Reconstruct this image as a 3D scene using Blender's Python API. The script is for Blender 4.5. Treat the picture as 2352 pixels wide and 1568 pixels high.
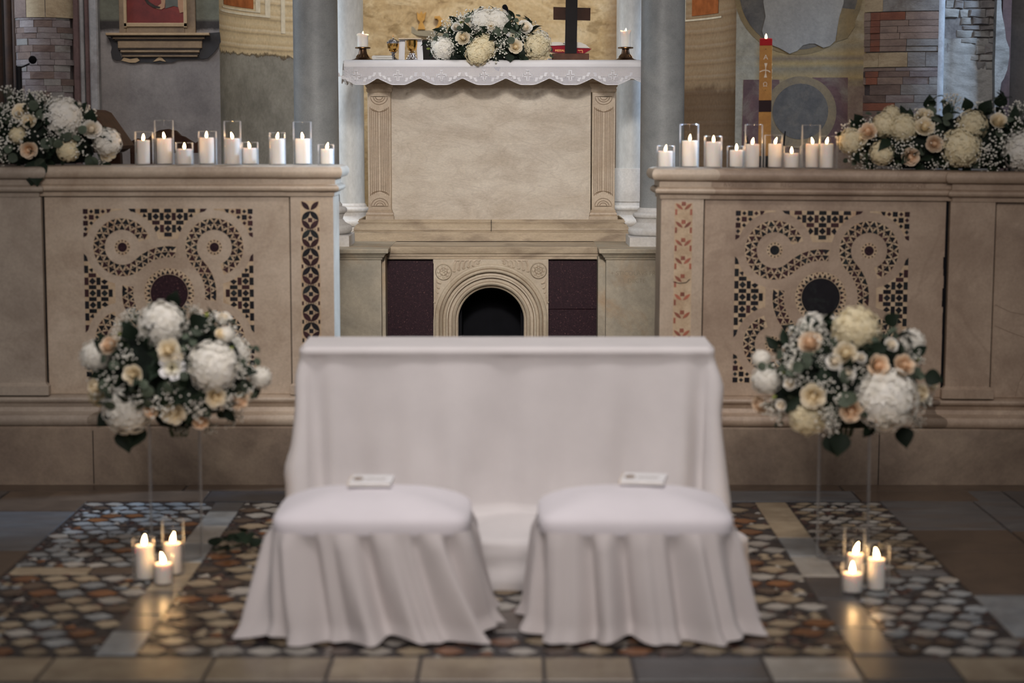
import bpy, bmesh, math, random
from mathutils import Vector, Matrix, Quaternion
PI = math.pi
sc = bpy.context.scene
for o in list(bpy.data.objects):
    bpy.data.objects.remove(o)
COL = sc.collection

# ------------------------------------------------------------------ camera
F = 4400.0          # focal length in pixels of a 2352 px wide frame
HC = 1.73           # camera height
PITCH = math.atan((784 - 300) / F)
cam_d = bpy.data.cameras.new('camera')
cam = bpy.data.objects.new('camera', cam_d)
COL.objects.link(cam)
cam_d.sensor_width = 36.0
cam_d.lens = F / 2352 * 36
cam.location = (0, 0, HC)
cam.rotation_euler = (PI / 2 - PITCH, 0, 0)
cam_d.dof.use_dof = True
cam_d.dof.focus_distance = 11.75
cam_d.dof.aperture_fstop = 1.55
cam_d.clip_end = 100
sc.camera = cam

# ------------------------------------------------------------------ world, lights, exposure
W = bpy.data.worlds.new('church_air')
sc.world = W
W.use_nodes = True
bg = W.node_tree.nodes['Background']
bg.inputs[0].default_value = (0.93, 0.94, 1.0, 1)
bg.inputs[1].default_value = 0.125

def area(name, loc, target, sx, sy, power, color, spread=PI):
    d = bpy.data.lights.new(name, 'AREA')
    d.shape = 'RECTANGLE'
    d.size, d.size_y = sx, sy
    d.energy, d.color, d.spread = power, color, spread
    o = bpy.data.objects.new(name, d)
    COL.objects.link(o)
    o.location = loc
    o.rotation_euler = (Vector(target) - Vector(loc)).to_track_quat('-Z', 'Y').to_euler()
    return o

def spot(name, loc, target, power, color, size, blend, radius):
    d = bpy.data.lights.new(name, 'SPOT')
    d.energy, d.color, d.spot_size, d.spot_blend, d.shadow_soft_size = power, color, size, blend, radius
    o = bpy.data.objects.new(name, d)
    COL.objects.link(o)
    o.location = loc
    o.rotation_euler = (Vector(target) - Vector(loc)).to_track_quat('-Z', 'Y').to_euler()
    return o

spot('added_key_spot', (-0.1, 5.2, 6.8), (-0.10, 8.0, 0.6), 850, (1.0, 0.94, 0.92), 0.82, 1.0, 0.5)  # unseen spot, added so the light falls off towards both sides
area('added_front_fill', (0.0, 0.0, 4.6), (-0.05, 9.5, 1.0), 3.0, 2.0, 40, (1.0, 0.91, 0.87), 1.0)  # added front fill with narrowed spread, standing for daylight from the nave
spot('added_altar_spot', (-0.1, 2.6, 4.1), (-0.12, 11.9, 1.35), 1480, (1.0, 0.96, 0.92), 0.36, 0.9, 0.25)  # added spot, its narrow beam kept to the altar front
area('added_apse_fill', (-0.2, 12.6, 4.4), (-0.2, 14.7, 2.5), 0.9, 0.5, 33, (1.0, 0.93, 0.82), 2.4)  # hidden fill added above the altar to warm the apse wall
area('added_wall_fill_left', (-2.5, 10.3, 6.2), (-2.3, 13.0, 2.2), 1.4, 1.4, 22, (1.0, 0.95, 0.93), 1.3)  # added fill that brightens the left back wall
area('added_wall_fill_right', (2.4, 10.3, 6.2), (2.2, 13.0, 2.2), 1.4, 1.4, 19, (0.97, 0.97, 1.0), 1.3)  # matching added fill for the right back wall
BLUE = (0.46, 0.68, 1.0)
spot('transept_window_high', (4.2, 12.55, 3.1), (-0.2, 12.35, 1.7), 420, BLUE, 0.34, 0.5, 0.25)
spot('transept_window_low', (4.6, 10.9, 4.4), (-0.87, 9.50, 1.05), 3600, BLUE, 0.30, 0.6, 0.25)
spot('aisle_window', (5.2, 11.9, 3.6), (2.9, 13.0, 2.2), 760, BLUE, 0.55, 0.8, 0.3)
area('transept_window_left', (-4.2, 12.5, 3.4), (-0.9, 12.6, 1.8), 0.8, 1.6, 14, (0.7, 0.84, 1.0), 1.0)
spot('aisle_window_beam', (5.5, 5.0, 4.2), (2.05, 6.35, 0), 150, (0.55, 0.72, 1.0), 0.30, 0.7, 0.2)

vs = sc.view_settings
vs.view_transform = 'Standard'
vs.look = 'None'
vs.gamma = 1.0
vs.use_curve_mapping = False
vs.exposure = 0.0
cy = sc.cycles
cy.use_denoising = True
cy.max_bounces = 10
cy.transparent_max_bounces = 32
cy.sample_clamp_indirect = 4.0
cy.caustics_reflective = False
cy.caustics_refractive = False

# ------------------------------------------------------------------ from the photograph's angles to places in the room
FWD = Vector((0, math.cos(PITCH), -math.sin(PITCH)))
UP = Vector((0, math.sin(PITCH), math.cos(PITCH)))
CAM = Vector((0, 0, HC))
def ray(u, v):
    return Vector(((u - 1176) / F, 0, 0)) + UP * ((784 - v) / F) + FWD
def at_y(u, v, y):
    d = ray(u, v)
    return CAM + d * (y / d.y)
def at_z(u, v, z):
    d = ray(u, v)
    return CAM + d * ((z - HC) / d.z)
def X_(u, v, y): return at_y(u, v, y).x
def Z_(v, y): return at_y(1176, v, y).z
def ppm(y, z=1.3):
    return F / ((Vector((0, y, z)) - CAM).dot(FWD))

# ------------------------------------------------------------------ scene helpers
def tag(o, label=None, cat=None, group=None, kind=None):
    if label: o['label'] = label
    if cat: o['category'] = cat
    if group: o['group'] = group
    if kind: o['kind'] = kind
    return o
def obj(name, me, parent=None, loc=None, rot=None, scale=None):
    o = bpy.data.objects.new(name, me)
    COL.objects.link(o)
    if parent: o.parent = parent
    if loc is not None: o.location = loc
    if rot is not None:
        if isinstance(rot, Quaternion):
            o.rotation_mode = 'QUATERNION'; o.rotation_quaternion = rot
        else: o.rotation_euler = rot
    if scale is not None: o.scale = (scale,) * 3 if isinstance(scale, (int, float)) else scale
    return o
def thing(name, label, cat, loc=(0, 0, 0), rot=(0, 0, 0), group=None, kind=None):
    o = obj(name, None, None, loc, rot)
    o.empty_display_size = 0.1
    return tag(o, label, cat, group, kind)

class MB:
    """collects shapes and links them as one mesh"""
    def __init__(s):
        s.v, s.f, s.m, s.cur = [], [], [], 0
    def add(s, vs_, fs):
        b = len(s.v)
        s.v += [tuple(p) for p in vs_]
        for f in fs:
            s.f.append(tuple(b + i for i in f)); s.m.append(s.cur)
        return s
    def box(s, x0, y0, z0, x1, y1, z1):
        return s.add([(x0,y0,z0),(x1,y0,z0),(x1,y1,z0),(x0,y1,z0),(x0,y0,z1),(x1,y0,z1),(x1,y1,z1),(x0,y1,z1)],
                     [(0,3,2,1),(4,5,6,7),(0,1,5,4),(1,2,6,5),(2,3,7,6),(3,0,4,7)])
    def cham(s, x0, y0, z0, x1, y1, z1, c=0.003):
        """box with its front (-y) edges chamfered"""
        return s.add([(x0,y0+c,z0),(x1,y0+c,z0),(x1,y0+c,z1),(x0,y0+c,z1),
                      (x0+c,y0,z0+c),(x1-c,y0,z0+c),(x1-c,y0,z1-c),(x0+c,y0,z1-c),
                      (x0,y1,z0),(x1,y1,z0),(x1,y1,z1),(x0,y1,z1)],
                     [(4,5,6,7),(0,1,5,4),(1,2,6,5),(2,3,7,6),(3,0,4,7),(8,11,10,9),(0,8,9,1),(1,9,10,2),(2,10,11,3),(3,11,8,0)])
    def rsweep(s, x0, x1, y0, y1, prof, capb=True, capt=True):
        """moulding that runs round a rectangle: prof = [(offset, z), ...]"""
        vs_, fs = [], []
        for o, z in prof:
            vs_ += [(x0-o,y0-o,z),(x1+o,y0-o,z),(x1+o,y1+o,z),(x0-o,y1+o,z)]
        n = len(prof)
        for i in range(n-1):
            for j in range(4):
                k = (j+1) % 4
                fs.append((i*4+j, i*4+k, i*4+4+k, i*4+4+j))
        if capb: fs.append((3,2,1,0))
        if capt: fs.append(tuple(n*4-4+j for j in range(4)))
        return s.add(vs_, fs)
    def lathe(s, prof, c=(0,0,0), n=24, cap0=True, cap1=True, a0=0.0, a1=2*PI):
        full = abs(a1-a0-2*PI) < 1e-6
        m = n if full else n+1
        vs_, fs = [], []
        for r, z in prof:
            for j in range(m):
                a = a0 + (a1-a0)*j/n
                vs_.append((c[0]+r*math.cos(a), c[1]+r*math.sin(a), c[2]+z))
        for i in range(len(prof)-1):
            for j in range(n):
                k = (j+1) % m
                fs.append((i*m+j, i*m+k, (i+1)*m+k, (i+1)*m+j))
        if cap0: fs.append(tuple(reversed(range(m))))
        if cap1: fs.append(tuple((len(prof)-1)*m+j for j in range(m)))
        return s.add(vs_, fs)
    def prism(s, pts, y0, y1):
        """polygon in the x-z plane, from depth y0 to y1"""
        n = len(pts)
        vs_ = [(x,y0,z) for x,z in pts] + [(x,y1,z) for x,z in pts]
        fs = [tuple(range(n)), tuple(reversed(range(n,2*n)))]
        fs += [(i, n+i, n+(i+1)%n, (i+1)%n) for i in range(n)]
        return s.add(vs_, fs)
    def prism_z(s, pts, z0, z1):
        n = len(pts)
        vs_ = [(x,y,z0) for x,y in pts] + [(x,y,z1) for x,y in pts]
        fs = [tuple(reversed(range(n))), tuple(range(n,2*n))]
        fs += [(i, (i+1)%n, n+(i+1)%n, n+i) for i in range(n)]
        return s.add(vs_, fs)
    def tube(s, pts, r, n=6, closed=False):
        pts = [Vector(p) for p in pts]
        m = len(pts)
        vs_, fs = [], []
        ref = None
        for i, p in enumerate(pts):
            a = pts[(i-1) % m] if (closed or i > 0) else p
            b = pts[(i+1) % m] if (closed or i < m-1) else p
            t = (b-a)
            t = t.normalized() if t.length > 1e-9 else Vector((0,0,1))
            if ref is None:
                ref = Vector((0,0,1)) if abs(t.z) < .9 else Vector((1,0,0))
            e1 = t.cross(ref)
            e1 = e1.normalized() if e1.length > 1e-6 else t.orthogonal().normalized()
            e2 = e1.cross(t).normalized()
            ref = e2
            rr = r[i] if isinstance(r, (list, tuple)) else r
            for j in range(n):
                an = 2*PI*j/n
                vs_.append(p + e1*(rr*math.cos(an)) + e2*(rr*math.sin(an)))
        for i in range(m if closed else m-1):
            for j in range(n):
                k = (j+1) % n; i2 = (i+1) % m
                fs.append((i*n+j, i*n+k, i2*n+k, i2*n+j))
        if not closed:
            fs.append(tuple(reversed(range(n)))); fs.append(tuple((m-1)*n+j for j in range(n)))
        return s.add(vs_, fs)
    def ball(s, c, r, nu=8, nv=5, sc_=(1,1,1)):
        vs_ = [(c[0],c[1],c[2]-r*sc_[2])]
        for i in range(1, nv):
            t = -PI/2 + PI*i/nv
            for j in range(nu):
                a = 2*PI*j/nu
                vs_.append((c[0]+r*sc_[0]*math.cos(t)*math.cos(a), c[1]+r*sc_[1]*math.cos(t)*math.sin(a), c[2]+r*sc_[2]*math.sin(t)))
        vs_.append((c[0],c[1],c[2]+r*sc_[2]))
        fs = [(0, 1+(j+1)%nu, 1+j) for j in range(nu)]
        for i in range(nv-2):
            for j in range(nu):
                k = (j+1) % nu
                fs.append((1+i*nu+j, 1+i*nu+k, 1+(i+1)*nu+k, 1+(i+1)*nu+j))
        L = len(vs_)-1; b = 1+(nv-2)*nu
        fs += [(b+j, b+(j+1)%nu, L) for j in range(nu)]
        return s.add(vs_, fs)
    def grid(s, rows, closed=False):
        m = len(rows[0]); vs_ = [p for r in rows for p in r]
        fs = []
        for i in range(len(rows)-1):
            for j in range(m if closed else m-1):
                k = (j+1) % m
                fs.append((i*m+j, i*m+k, (i+1)*m+k, (i+1)*m+j))
        return s.add(vs_, fs)
    def mesh(s, name, mats, smooth=0.6, fix=True):
        me = bpy.data.meshes.new(name)
        me.from_pydata(s.v, [], s.f)
        for m in (mats if isinstance(mats, (list, tuple)) else [mats]): me.materials.append(m)
        me.polygons.foreach_set('material_index', s.m)
        if fix:
            bm = bmesh.new(); bm.from_mesh(me)
            bmesh.ops.recalc_face_normals(bm, faces=bm.faces)
            bm.to_mesh(me); bm.free()
        if smooth:
            me.polygons.foreach_set('use_smooth', [True]*len(me.polygons))
            me.set_sharp_from_angle(angle=smooth)
        me.update()
        return me
    def build(s, name, mats, parent=None, smooth=0.6, fix=True, loc=None, rot=None):
        return obj(name, s.mesh(name, mats, smooth, fix), parent, loc, rot)

# ------------------------------------------------------------------ materials
def lin(c):
    c /= 255.0
    return c/12.92 if c <= 0.04045 else ((c+0.055)/1.055)**2.4
def C(r, g, b): return (lin(r), lin(g), lin(b), 1)

class NT:
    def __init__(s, name):
        s.mat = bpy.data.materials.new(name)
        s.mat.use_nodes = True
        s.t = s.mat.node_tree
        s.b = s.t.nodes['Principled BSDF']
        s.out = s.t.nodes['Material Output']
    def n(s, typ, ins=None, **kw):
        nd = s.t.nodes.new(typ)
        for k, v in kw.items(): setattr(nd, k, v)
        for k, v in (ins or {}).items(): s.set(nd.inputs[k], v)
        return nd
    def set(s, sock, v):
        if isinstance(v, bpy.types.NodeSocket): s.t.links.new(v, sock)
        else: sock.default_value = v
    def math(s, op, a, b=0.0, clamp=False):
        nd = s.t.nodes.new('ShaderNodeMath'); nd.operation = op; nd.use_clamp = clamp
        s.set(nd.inputs[0], a); s.set(nd.inputs[1], b)
        return nd.outputs[0]
    def mix(s, fac, a, b, mode='MIX'):
        nd = s.t.nodes.new('ShaderNodeMix'); nd.data_type = 'RGBA'; nd.blend_type = mode
        s.set(nd.inputs[0], fac); s.set(nd.inputs[6], a); s.set(nd.inputs[7], b)
        return nd.outputs[2]
    def ramp(s, fac, stops, interp='LINEAR'):
        nd = s.t.nodes.new('ShaderNodeValToRGB'); nd.color_ramp.interpolation = interp
        e = nd.color_ramp.elements
        while len(e) < len(stops): e.new(0.5)
        for i, (p, c) in enumerate(stops): e[i].position = p; e[i].color = c if len(c) == 4 else (*c, 1)
        s.set(nd.inputs[0], fac)
        return nd.outputs[0]
    def step(s, x, lo, hi):
        nd = s.t.nodes.new('ShaderNodeMapRange'); nd.clamp = True
        s.set(nd.inputs[0], x); s.set(nd.inputs[1], lo); s.set(nd.inputs[2], hi)
        nd.inputs[3].default_value = 0; nd.inputs[4].default_value = 1
        return nd.outputs[0]
    def coord(s, kind='Object'): return s.n('ShaderNodeTexCoord').outputs[kind]
    def noise(s, co, scale, detail=6, rough=.6, dist=0.0, out=0):
        return s.n('ShaderNodeTexNoise', {'Vector': co, 'Scale': scale, 'Detail': detail, 'Roughness': rough, 'Distortion': dist}).outputs[out]
    def xyz(s, co):
        return s.n('ShaderNodeSeparateXYZ', {0: co}).outputs
    def scale(s, co, v, rot=(0,0,0)):
        return s.n('ShaderNodeMapping', {'Vector': co, 'Scale': v, 'Rotation': rot}).outputs[0]
    def bump(s, h, strength=.2, dist=.01):
        nd = s.n('ShaderNodeBump', {'Height': h, 'Strength': strength, 'Distance': dist})
        s.t.links.new(nd.outputs[0], s.b.inputs['Normal'])
    def fin(s, color, rough=.5, spec=.5, **kw):
        s.set(s.b.inputs['Base Color'], color)
        s.set(s.b.inputs['Roughness'], rough)
        s.set(s.b.inputs['Specular IOR Level'], spec)
        for k, v in kw.items(): s.set(s.b.inputs[k.replace('_', ' ')], v)
        return s.mat

def stone(name, c1, c2, scale=4, c3=None, s3=1.3, a3=.6, lo3=.5, hi3=.68, grain=60, rough=.5, bump=.15, vary=0.0, spec=.4, vein=None, vs_=2.0, stretch=(1,1,1)):
    m = NT(name)
    co = m.scale(m.coord(), stretch)
    if vary:
        rnd = m.n('ShaderNodeObjectInfo').outputs['Random']
        off = m.n('ShaderNodeVectorMath', {0: co, 1: m.n('ShaderNodeCombineXYZ', {0: m.math('MULTIPLY', rnd, 37.0), 1: m.math('MULTIPLY', rnd, 91.0), 2: 0.0}).outputs[0]}, operation='ADD').outputs[0]
        co = off
    col = m.ramp(m.noise(co, scale, 8, .62, .4), [(.32, c1), (.68, c2)])
    if c3:
        f = m.step(m.noise(co, s3, 5, .65, .8), lo3, hi3)
        col = m.mix(m.math('MULTIPLY', f, a3), col, c3)
    if vein:
        w = m.math('ABSOLUTE', m.math('SUBTRACT', m.noise(co, vs_, 6, .6, 1.2), .5))
        f = m.math('SUBTRACT', 1.0, m.step(w, 0.0, .05))
        col = m.mix(m.math('MULTIPLY', f, .20), col, vein)
    g = m.noise(co, grain, 3, .7)
    gm = m.ramp(g, [(.25, (.86,.86,.86)), (.75, (1.10,1.10,1.10))])
    col = m.mix(1.0, col, gm, 'MULTIPLY')
    if vary:
        k = m.math('ADD', m.math('MULTIPLY', rnd, 2*vary), 1-vary)
        kk = m.n('ShaderNodeCombineColor', {0: k, 1: k, 2: k}).outputs[0]
        col = m.mix(1.0, col, kk, 'MULTIPLY')
    if bump: m.bump(m.math('ADD', m.noise(co, grain*.5, 5, .7), m.math('MULTIPLY', m.noise(co, scale*2, 4), .6)), bump, .006)
    return m.fin(col, rough, spec)

def plain(name, c, rough=.5, spec=.5, metallic=0.0, var=.12, scale=20, bump=0.0, **kw):
    m = NT(name)
    co = m.coord()
    g = m.noise(co, scale, 4, .6)
    col = m.mix(1.0, c, m.ramp(g, [(.3, (1-var,)*3), (.7, (1+var,)*3)]), 'MULTIPLY')
    if bump: m.bump(g, bump, .004)
    return m.fin(col, rough, spec, Metallic=metallic, **kw)

MT = {}
MT['rail'] = stone('rail_marble', C(200,183,163), C(172,153,132), 3.2, C(132,106,85), 1.6, .6, .52, .75, 70, .42, .12, vein=C(150,128,108), vs_=1.3)
MT['rail_grey'] = stone('rail_marble_grey', C(176,162,146), C(150,136,122), 3, C(112,94,80), 1.5, .6, .5, .72, 70, .45, .12)
MT['rail_low'] = stone('plinth_stone', C(158,140,120), C(126,110,96), 3, C(92,76,64), 1.8, .7, .48, .7, 60, .55, .25, vein=C(96,80,68), vs_=1.1)
MT['altar'] = stone('altar_marble', C(212,202,186), C(188,174,154), 2.6, C(150,132,110), 1.8, .5, .5, .72, 55, .45, .1, vein=C(146,128,110), vs_=3.5, stretch=(1,1,2))
MT['altar_trim'] = stone('altar_trim_marble', C(206,190,168), C(182,162,138), 5, C(150,130,110), 2.5, .5, .5, .7, 70, .5, .2)
MT['step'] = stone('altar_step_stone', C(186,168,142), C(160,142,118), 3, C(118,100,82), 3, .7, .48, .68, 60, .55, .3, stretch=(1,1,3))
MT['arch'] = stone('arch_marble', C(196,182,160), C(172,156,134), 4, C(150,126,98), 2, .5, .5, .7, 60, .5, .12)
MT['plinth'] = stone('side_plinth_marble', C(188,174,150), C(150,142,126), 2.6, C(168,130,86), 1.8, .55, .5, .68, 50, .5, .15, vein=C(120,112,100), vs_=1.5)
MT['porphyry'] = stone('porphyry', C(52,32,38), C(38,24,30), 60, C(120,84,80), 130, .9, .60, .66, 150, .5, .05, spec=.12)
MT['grey_col'] = stone('grey_granite', C(148,149,147), C(122,124,124), 5, C(164,163,160), 2.2, .5, .5, .7, 120, .5, .1, vein=C(156,158,156), vs_=3)
MT['white_col'] = stone('white_column_marble', C(206,206,203), C(184,184,180), 3, C(170,154,128), 1.8, .55, .52, .72, 50, .4, .08, stretch=(1,1,.4))
MT['white_base'] = stone('white_base_marble', C(212,208,203), C(190,185,178), 4, C(168,150,124), 2, .4, .52, .72, 60, .5, .15)
MT['dark_tess'] = stone('dark_tessera', C(34,32,36), C(26,25,30), 30, C(46,52,50), 12, .6, .5, .6, 120, .45, .1, vary=.3, spec=.15)
MT['red_tess'] = stone('porphyry_tessera', C(66,40,42), C(48,32,36), 30, None, grain=120, rough=.45, bump=.1, vary=.3, spec=.15)
MT['worn_red'] = stone('worn_red_tessera', C(168,98,72), C(132,78,64), 30, C(96,66,58), 10, .5, grain=100, rough=.5, bump=.1, vary=.3)
MT['pale_bed'] = stone('pale_mosaic_bed', C(202,180,150), C(176,150,120), 14, C(176,124,86), 4.5, .5, .60, .74, 90, .55, .15)
MT['floor_bed'] = stone('floor_mortar', C(48,44,44), C(34,32,34), 10, grain=80, rough=.4, bump=.2)
def tilem(n, a, b, c=None): return stone(n, C(*a), C(*b), 7, C(*c) if c else None, 3, .6, grain=60, rough=.30, bump=.12, vary=.22, spec=.5)
MT['t_white'] = tilem('tile_white', (177,172,162), (144,139,132), (127,113,98))
MT['t_blue'] = tilem('tile_blue_white', (152,155,154), (112,117,120), (96,95,92))
MT['t_cream'] = tilem('tile_cream', (163,148,123), (132,115,93), (105,87,67))
MT['t_orange'] = tilem('tile_orange', (132,86,47), (108,66,38), (85,57,40))
MT['t_red'] = tilem('tile_porphyry', (78,50,43), (58,37,35))
MT['t_dark'] = tilem('tile_dark', (44,42,44), (32,32,36))
MT['t_brown'] = tilem('tile_brown', (90,73,59), (69,56,46), (56,45,38))
MT['t_grey'] = stone('slab_grey', C(92,92,92), C(68,68,70), 5, C(84,70,60), 2, .5, grain=50, rough=.34, bump=.12, vary=.2, spec=.5, stretch=(1,4,1))
MT['t_slate'] = stone('tile_slate', C(72,71,72), C(50,49,51), 7, C(84,74,66), 3, .5, grain=60, rough=.30, bump=.12, vary=.22, spec=.5)
MT['groove_shade'] = stone('carved_groove_shade', C(150,128,104), C(128,108,88), 6, grain=60, rough=.7, bump=.1)  # darker than the marble: shade of the carving put into the colour
MT['cloth'] = None
def cloth(name, c, weave=900, trans=.12, sheen=.2):
    m = NT(name)
    co = m.coord()
    g = m.noise(co, 6, 4, .5)
    col = m.mix(1.0, c, m.ramp(g, [(.3, (.95,.95,.95)), (.7, (1.03,1.03,1.03))]), 'MULTIPLY')
    m.bump(m.noise(co, weave, 2, .5), .08, .001)
    m.fin(col, .85, .2, Sheen_Weight=sheen)
    tr = m.n('ShaderNodeBsdfTranslucent', {'Color': c})
    mx = m.n('ShaderNodeMixShader', {0: trans, 1: m.b.outputs[0], 2: tr.outputs[0]})
    m.t.links.new(mx.outputs[0], m.out.inputs[0])
    return m.mat
MT['cloth'] = cloth('white_cotton', C(222,217,216))
MT['seat_cloth'] = cloth('white_seat_satin', C(236,230,234), trans=.04)
MT['skirt'] = cloth('white_skirt_voile', C(222,214,212), trans=.2)
MT['linen'] = cloth('white_linen', C(240,238,240), trans=.1)
MT['towel'] = cloth('white_towel', C(232,228,220))

def glass(name, tint=(1,1,1,1), blend=.12, rough=.02, edge=.35):
    m = NT(name)
    tr = m.n('ShaderNodeBsdfTransparent', {'Color': tint})
    gl = m.n('ShaderNodeBsdfGlossy', {'Color': (1,1,1,1), 'Roughness': rough})
    df = m.n('ShaderNodeBsdfDiffuse', {'Color': (.9,.93,.95,1)})
    tl = m.n('ShaderNodeBsdfTranslucent', {'Color': (.9,.93,.95,1)})
    sc_ = m.n('ShaderNodeMixShader', {0: .5, 1: df.outputs[0], 2: tl.outputs[0]})
    rf = m.n('ShaderNodeMixShader', {0: edge, 1: gl.outputs[0], 2: sc_.outputs[0]})
    lw = m.n('ShaderNodeLayerWeight', {'Blend': blend})
    f = m.math('MULTIPLY', lw.outputs['Fresnel'], .6, True)
    mx = m.n('ShaderNodeMixShader', {0: f, 1: tr.outputs[0], 2: rf.outputs[0]})
    m.t.links.new(mx.outputs[0], m.out.inputs[0])
    return m.mat
MT['glass'] = glass('clear_glass', (.99,.99,.99,1), .11)
MT['glass_rim'] = glass('polished_glass_rim', (1,1,1,1), .42, .08, .25)
MT['acrylic'] = glass('clear_acrylic', (.985,.985,.985,1), .06, .05)

def wax(name, c):
    m = NT(name)
    g = m.noise(m.coord(), 30, 3)
    col = m.mix(1.0, c, m.ramp(g, [(.3, (.97,.97,.97)), (.7, (1.02,1.02,1.02))]), 'MULTIPLY')
    m.fin(col, .45, .4, Subsurface_Weight=.3, Subsurface_Scale=.02)
    m.b.inputs['Subsurface Radius'].default_value = (1.0, .6, .35)
    return m.mat
MT['wax'] = wax('candle_wax', C(240,232,222))
MT['wick'] = plain('burnt_wick', C(30,24,20), .9)
def flame():
    m = NT('candle_flame')
    z = m.xyz(m.coord())[2]
    col = m.ramp(m.step(z, 0.0, .03), [(0.0, (1,.36,.07)), (.4, (1,.60,.25)), (1, (1,.66,.31))])
    e = m.n('ShaderNodeEmission', {'Color': col, 'Strength': 48.0})
    m.t.links.new(e.outputs[0], m.out.inputs[0])
    return m.mat
MT['flame'] = flame()
MT['gold'] = plain('gilded_metal', C(228,176,96), .16, .5, 1.0, .1)
MT['silver'] = plain('silver', C(200,200,204), .22, .5, 1.0, .15)
MT['brass'] = plain('aged_brass', C(120,92,62), .35, .5, 1.0, .3, 30)
MT['bronze'] = plain('dark_bronze', C(84,62,46), .42, .5, .9, .35, 40)
MT['wood_black'] = plain('black_stained_wood', C(26,22,23), .6, .15, 0, .25, 12)
MT['wood_dark'] = plain('dark_oak', C(58,36,26), .6, .15, 0, .35, 14)
MT['wood_mid'] = plain('walnut', C(84,54,40), .6, .2, 0, .35, 14)
MT['black'] = plain('black_metal', C(22,22,25), .6, .2)
MT['foam'] = plain('black_foam', C(20,20,22), .95, .1, 0, .3, 300, .3)
MT['book_red'] = plain('red_leather', C(150,30,46), .6, .12)
MT['paper'] = plain('paper', C(232,226,216), .8, .2, 0, .05)
MT['card'] = plain('white_card', C(240,238,238), .7, .3, 0, .03)
MT['ink'] = plain('brown_ink', C(134,112,92), .8, .2)
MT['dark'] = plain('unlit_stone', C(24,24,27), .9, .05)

# flowers
def petal(name, ci, co_, lo=.15, hi=.8, trans=.25):
    m = NT(name)
    x, y, z = m.xyz(m.coord())
    r = m.math('SQRT', m.math('ADD', m.math('MULTIPLY', x, x), m.math('MULTIPLY', y, y)))
    col = m.mix(m.step(r, lo, hi), ci, co_)
    rnd = m.n('ShaderNodeObjectInfo').outputs['Random']
    k = m.math('ADD', m.math('MULTIPLY', rnd, .2), .88)
    col = m.mix(1.0, col, m.n('ShaderNodeCombineColor', {0: k, 1: k, 2: k}).outputs[0], 'MULTIPLY')
    m.fin(col, .6, .3)
    tr = m.n('ShaderNodeBsdfTranslucent', {'Color': col})
    mx = m.n('ShaderNodeMixShader', {0: trans, 1: m.b.outputs[0], 2: tr.outputs[0]})
    m.t.links.new(mx.outputs[0], m.out.inputs[0])
    return m.mat
MT['rose_cream'] = petal('cream_rose_petal', C(252,236,200), C(252,242,220), .1, .7)
MT['rose_peach'] = petal('peach_rose_petal', C(246,214,178), C(250,232,208), .1, .7)
MT['rose_white'] = petal('white_rose_petal', C(246,234,212), C(250,248,242))
MT['liz'] = petal('lisianthus_petal', C(232,224,190), C(242,240,240))
def leafm(name, a, b, rough=.55, trans=.12):
    m = NT(name)
    g = m.noise(m.coord(), 2.5, 3)
    col = m.mix(g, a, b)
    rnd = m.n('ShaderNodeObjectInfo').outputs['Random']
    k = m.math('ADD', m.math('MULTIPLY', rnd, .7), .65)
    col = m.mix(1.0, col, m.n('ShaderNodeCombineColor', {0: k, 1: k, 2: k}).outputs[0], 'MULTIPLY')
    m.fin(col, rough, .15)
    tr = m.n('ShaderNodeBsdfTranslucent', {'Color': col})
    mx = m.n('ShaderNodeMixShader', {0: trans, 1: m.b.outputs[0], 2: tr.outputs[0]})
    m.t.links.new(mx.outputs[0], m.out.inputs[0])
    return m.mat
MT['hyd_white'] = leafm('white_hydrangea', C(252,250,246), C(242,236,220), .65, .2)
MT['hyd_cream'] = leafm('cream_hydrangea', C(248,240,212), C(238,222,182), .65, .2)
for k_ in ('hyd_white', 'hyd_cream'):
    for nd in MT[k_].node_tree.nodes:
        if nd.type == 'MATH' and nd.operation == 'MULTIPLY' and abs(nd.inputs[1].default_value-.7) < 1e-4: nd.inputs[1].default_value = .12
        if nd.type == 'MATH' and nd.operation == 'ADD' and abs(nd.inputs[1].default_value-.65) < 1e-4: nd.inputs[1].default_value = .92
MT['gyp'] = plain('gypsophila_white', C(232,228,216), .7, .2, 0, .1)
MT['euc'] = leafm('eucalyptus_leaf', C(92,101,86), C(66,75,62))
MT['leaf'] = leafm('dark_green_leaf', C(38,50,36), C(24,34,26), .6)
MT['bud'] = leafm('yellow_green_bud', C(150,156,84), C(116,128,66))
MT['stem'] = plain('green_stem', C(56,72,46), .6)
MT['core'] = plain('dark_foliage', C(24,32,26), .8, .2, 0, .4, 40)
# ------------------------------------------------------------------ floor
rng = random.Random(7)
fl = MB().box(-5, 2.2, -.06, 5, 16, 0)
floor = tag(fl.build('floor', MT['floor_bed'], smooth=0), kind='structure')
TOP = .004
def slab(x0, y0, x1, y1, mat, name='marble_slab', g=.004):
    h = TOP + rng.uniform(-.0006, .0012)
    b = MB(); c = .003
    x0 += g; x1 -= g; y0 += g; y1 -= g
    b.add([(x0,y0,-.002),(x1,y0,-.002),(x1,y1,-.002),(x0,y1,-.002),(x0+c,y0+c,h),(x1-c,y0+c,h),(x1-c,y1-c,h),(x0+c,y1-c,h)],
          [(4,5,6,7),(0,1,5,4),(1,2,6,5),(2,3,7,6),(3,0,4,7)])
    return b.build(name, MT[mat], floor, smooth=0, fix=False)
def strip(x0, x1, ya, yb, L, mats, jit=.35, along='y'):
    a = ya if along == 'y' else x0
    end = yb if along == 'y' else x1
    while a < end - .03:
        b = min(end, a + L*rng.uniform(1-jit, 1+jit))
        if end - b < L*.35: b = end
        m = rng.choice(mats)
        if along == 'y': slab(x0, a, x1, b, m)
        else: slab(a, ya, b, yb, m)
        a = b
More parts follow.
